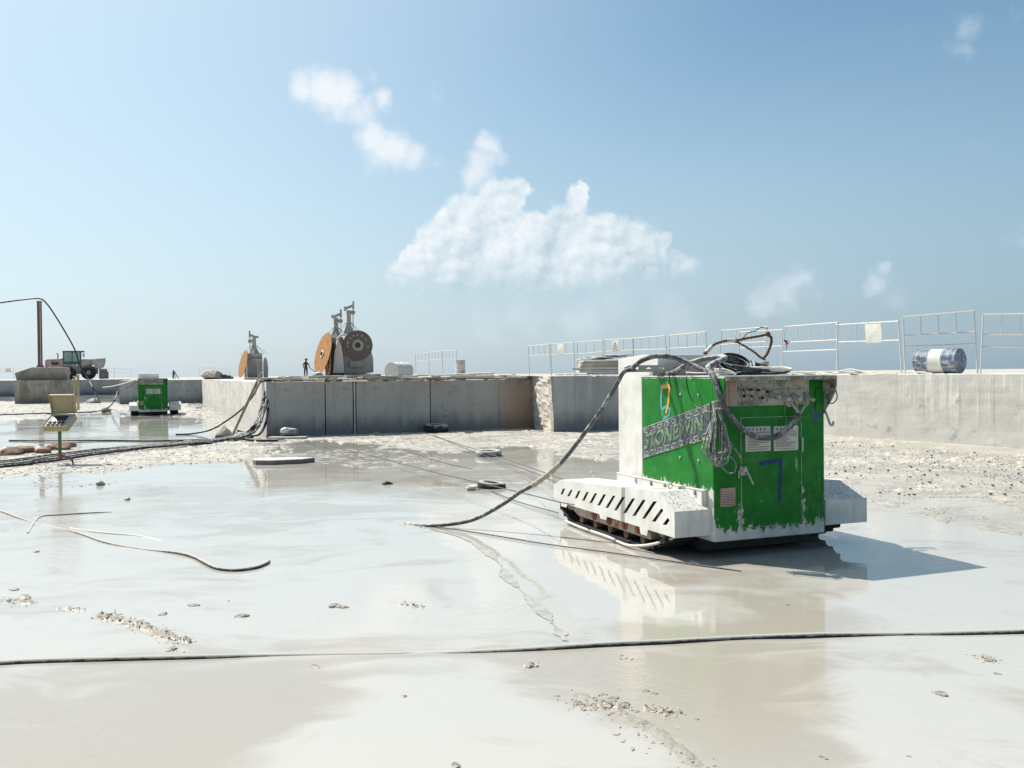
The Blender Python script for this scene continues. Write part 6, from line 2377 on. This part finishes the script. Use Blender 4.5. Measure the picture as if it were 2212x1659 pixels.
e2 = n.m('SUBTRACT', n.noise(DW, 44, 6, .58), n.noise(n.vm('ADD', DW, (-0.006, 0.0, 0.007)), 44, 6, .58))
emb = n.m('ADD', n.m('MULTIPLY', e1, 0.42), n.m('MULTIPLY', e2, 0.55))
# crisp on top, melting away towards the base
aB = n.step(n.m('ADD', FB, soft), 0.22, n.m('MULTIPLY_ADD', low, -0.42, 0.98))
aS = n.m('MULTIPLY', n.step(n.m('ADD', FS, n.m('MULTIPLY', soft, 1.25)), 0.18, 1.15), 0.90)
aF = n.m('MULTIPLY', n.step(n.m('ADD', FF, soft), 0.05, 0.95), 0.62)
cb = cdir(1160, 612)
flat = n.m('MULTIPLY', n.step(n.vm('LENGTH', n.scl(n.vm('SUBTRACT', DV, tuple(cb)), (1.0, 1.0, 4.2))), 0.17, 0.04), 0.60)
sunw = n.step(n.vm('DOT_PRODUCT', D, tuple(sun_to)), 0.35, 0.62)
aB = n.m('MULTIPLY', aB, n.m('MULTIPLY_ADD', low, 0.50, 0.46))
lit = n.m('ADD', n.m('ADD', n.m('MULTIPLY', emb, 2.6), n.m('MULTIPLY', low, 0.38)), n.m('MULTIPLY_ADD', sunw, 0.42, 0.04), clamp=True)
cB = n.mix(lit, (0.40, 0.52, 0.60), (0.80, 0.825, 0.84))
skyS = n.vm('SCALE', SKYC, sc=0.1)
# humid air: pale veil low down and on the sunward side
sdot = n.vm('DOT_PRODUCT', D, tuple(sun_to))
veil = n.m('MULTIPLY', n.step(dz[2], 0.40, -0.03), 0.80)
glow = n.m('MULTIPLY', n.step(sdot, 0.42, 1.0), 0.85)
hz = n.mix(n.step(sdot, -0.02, 0.72), (0.235, 0.355, 0.46), (0.57, 0.68, 0.74))
c0 = n.mix(veil, skyS, hz)
c0 = n.mix(glow, c0, (0.66, 0.79, 0.86))
c1 = n.mix(aF, c0, (0.58, 0.66, 0.72))
c1 = n.mix(flat, c1, (0.43, 0.555, 0.62))
c2 = n.mix(aS, c1, (0.75, 0.78, 0.80))
c3 = n.mix(aB, c2, cB)
bg = n.new('ShaderNodeBackground', {'Color': n.vm('SCALE', c3, sc=8.8), 'Strength': 0.1})
wo = n.new('ShaderNodeOutputWorld')
W.node_tree.links.new(bg.outputs[0], wo.inputs[0])
SC.view_settings.view_transform = 'Standard'
SC.view_settings.look = 'None'
SC.view_settings.exposure = 0.5
SC.view_settings.gamma = 1.0
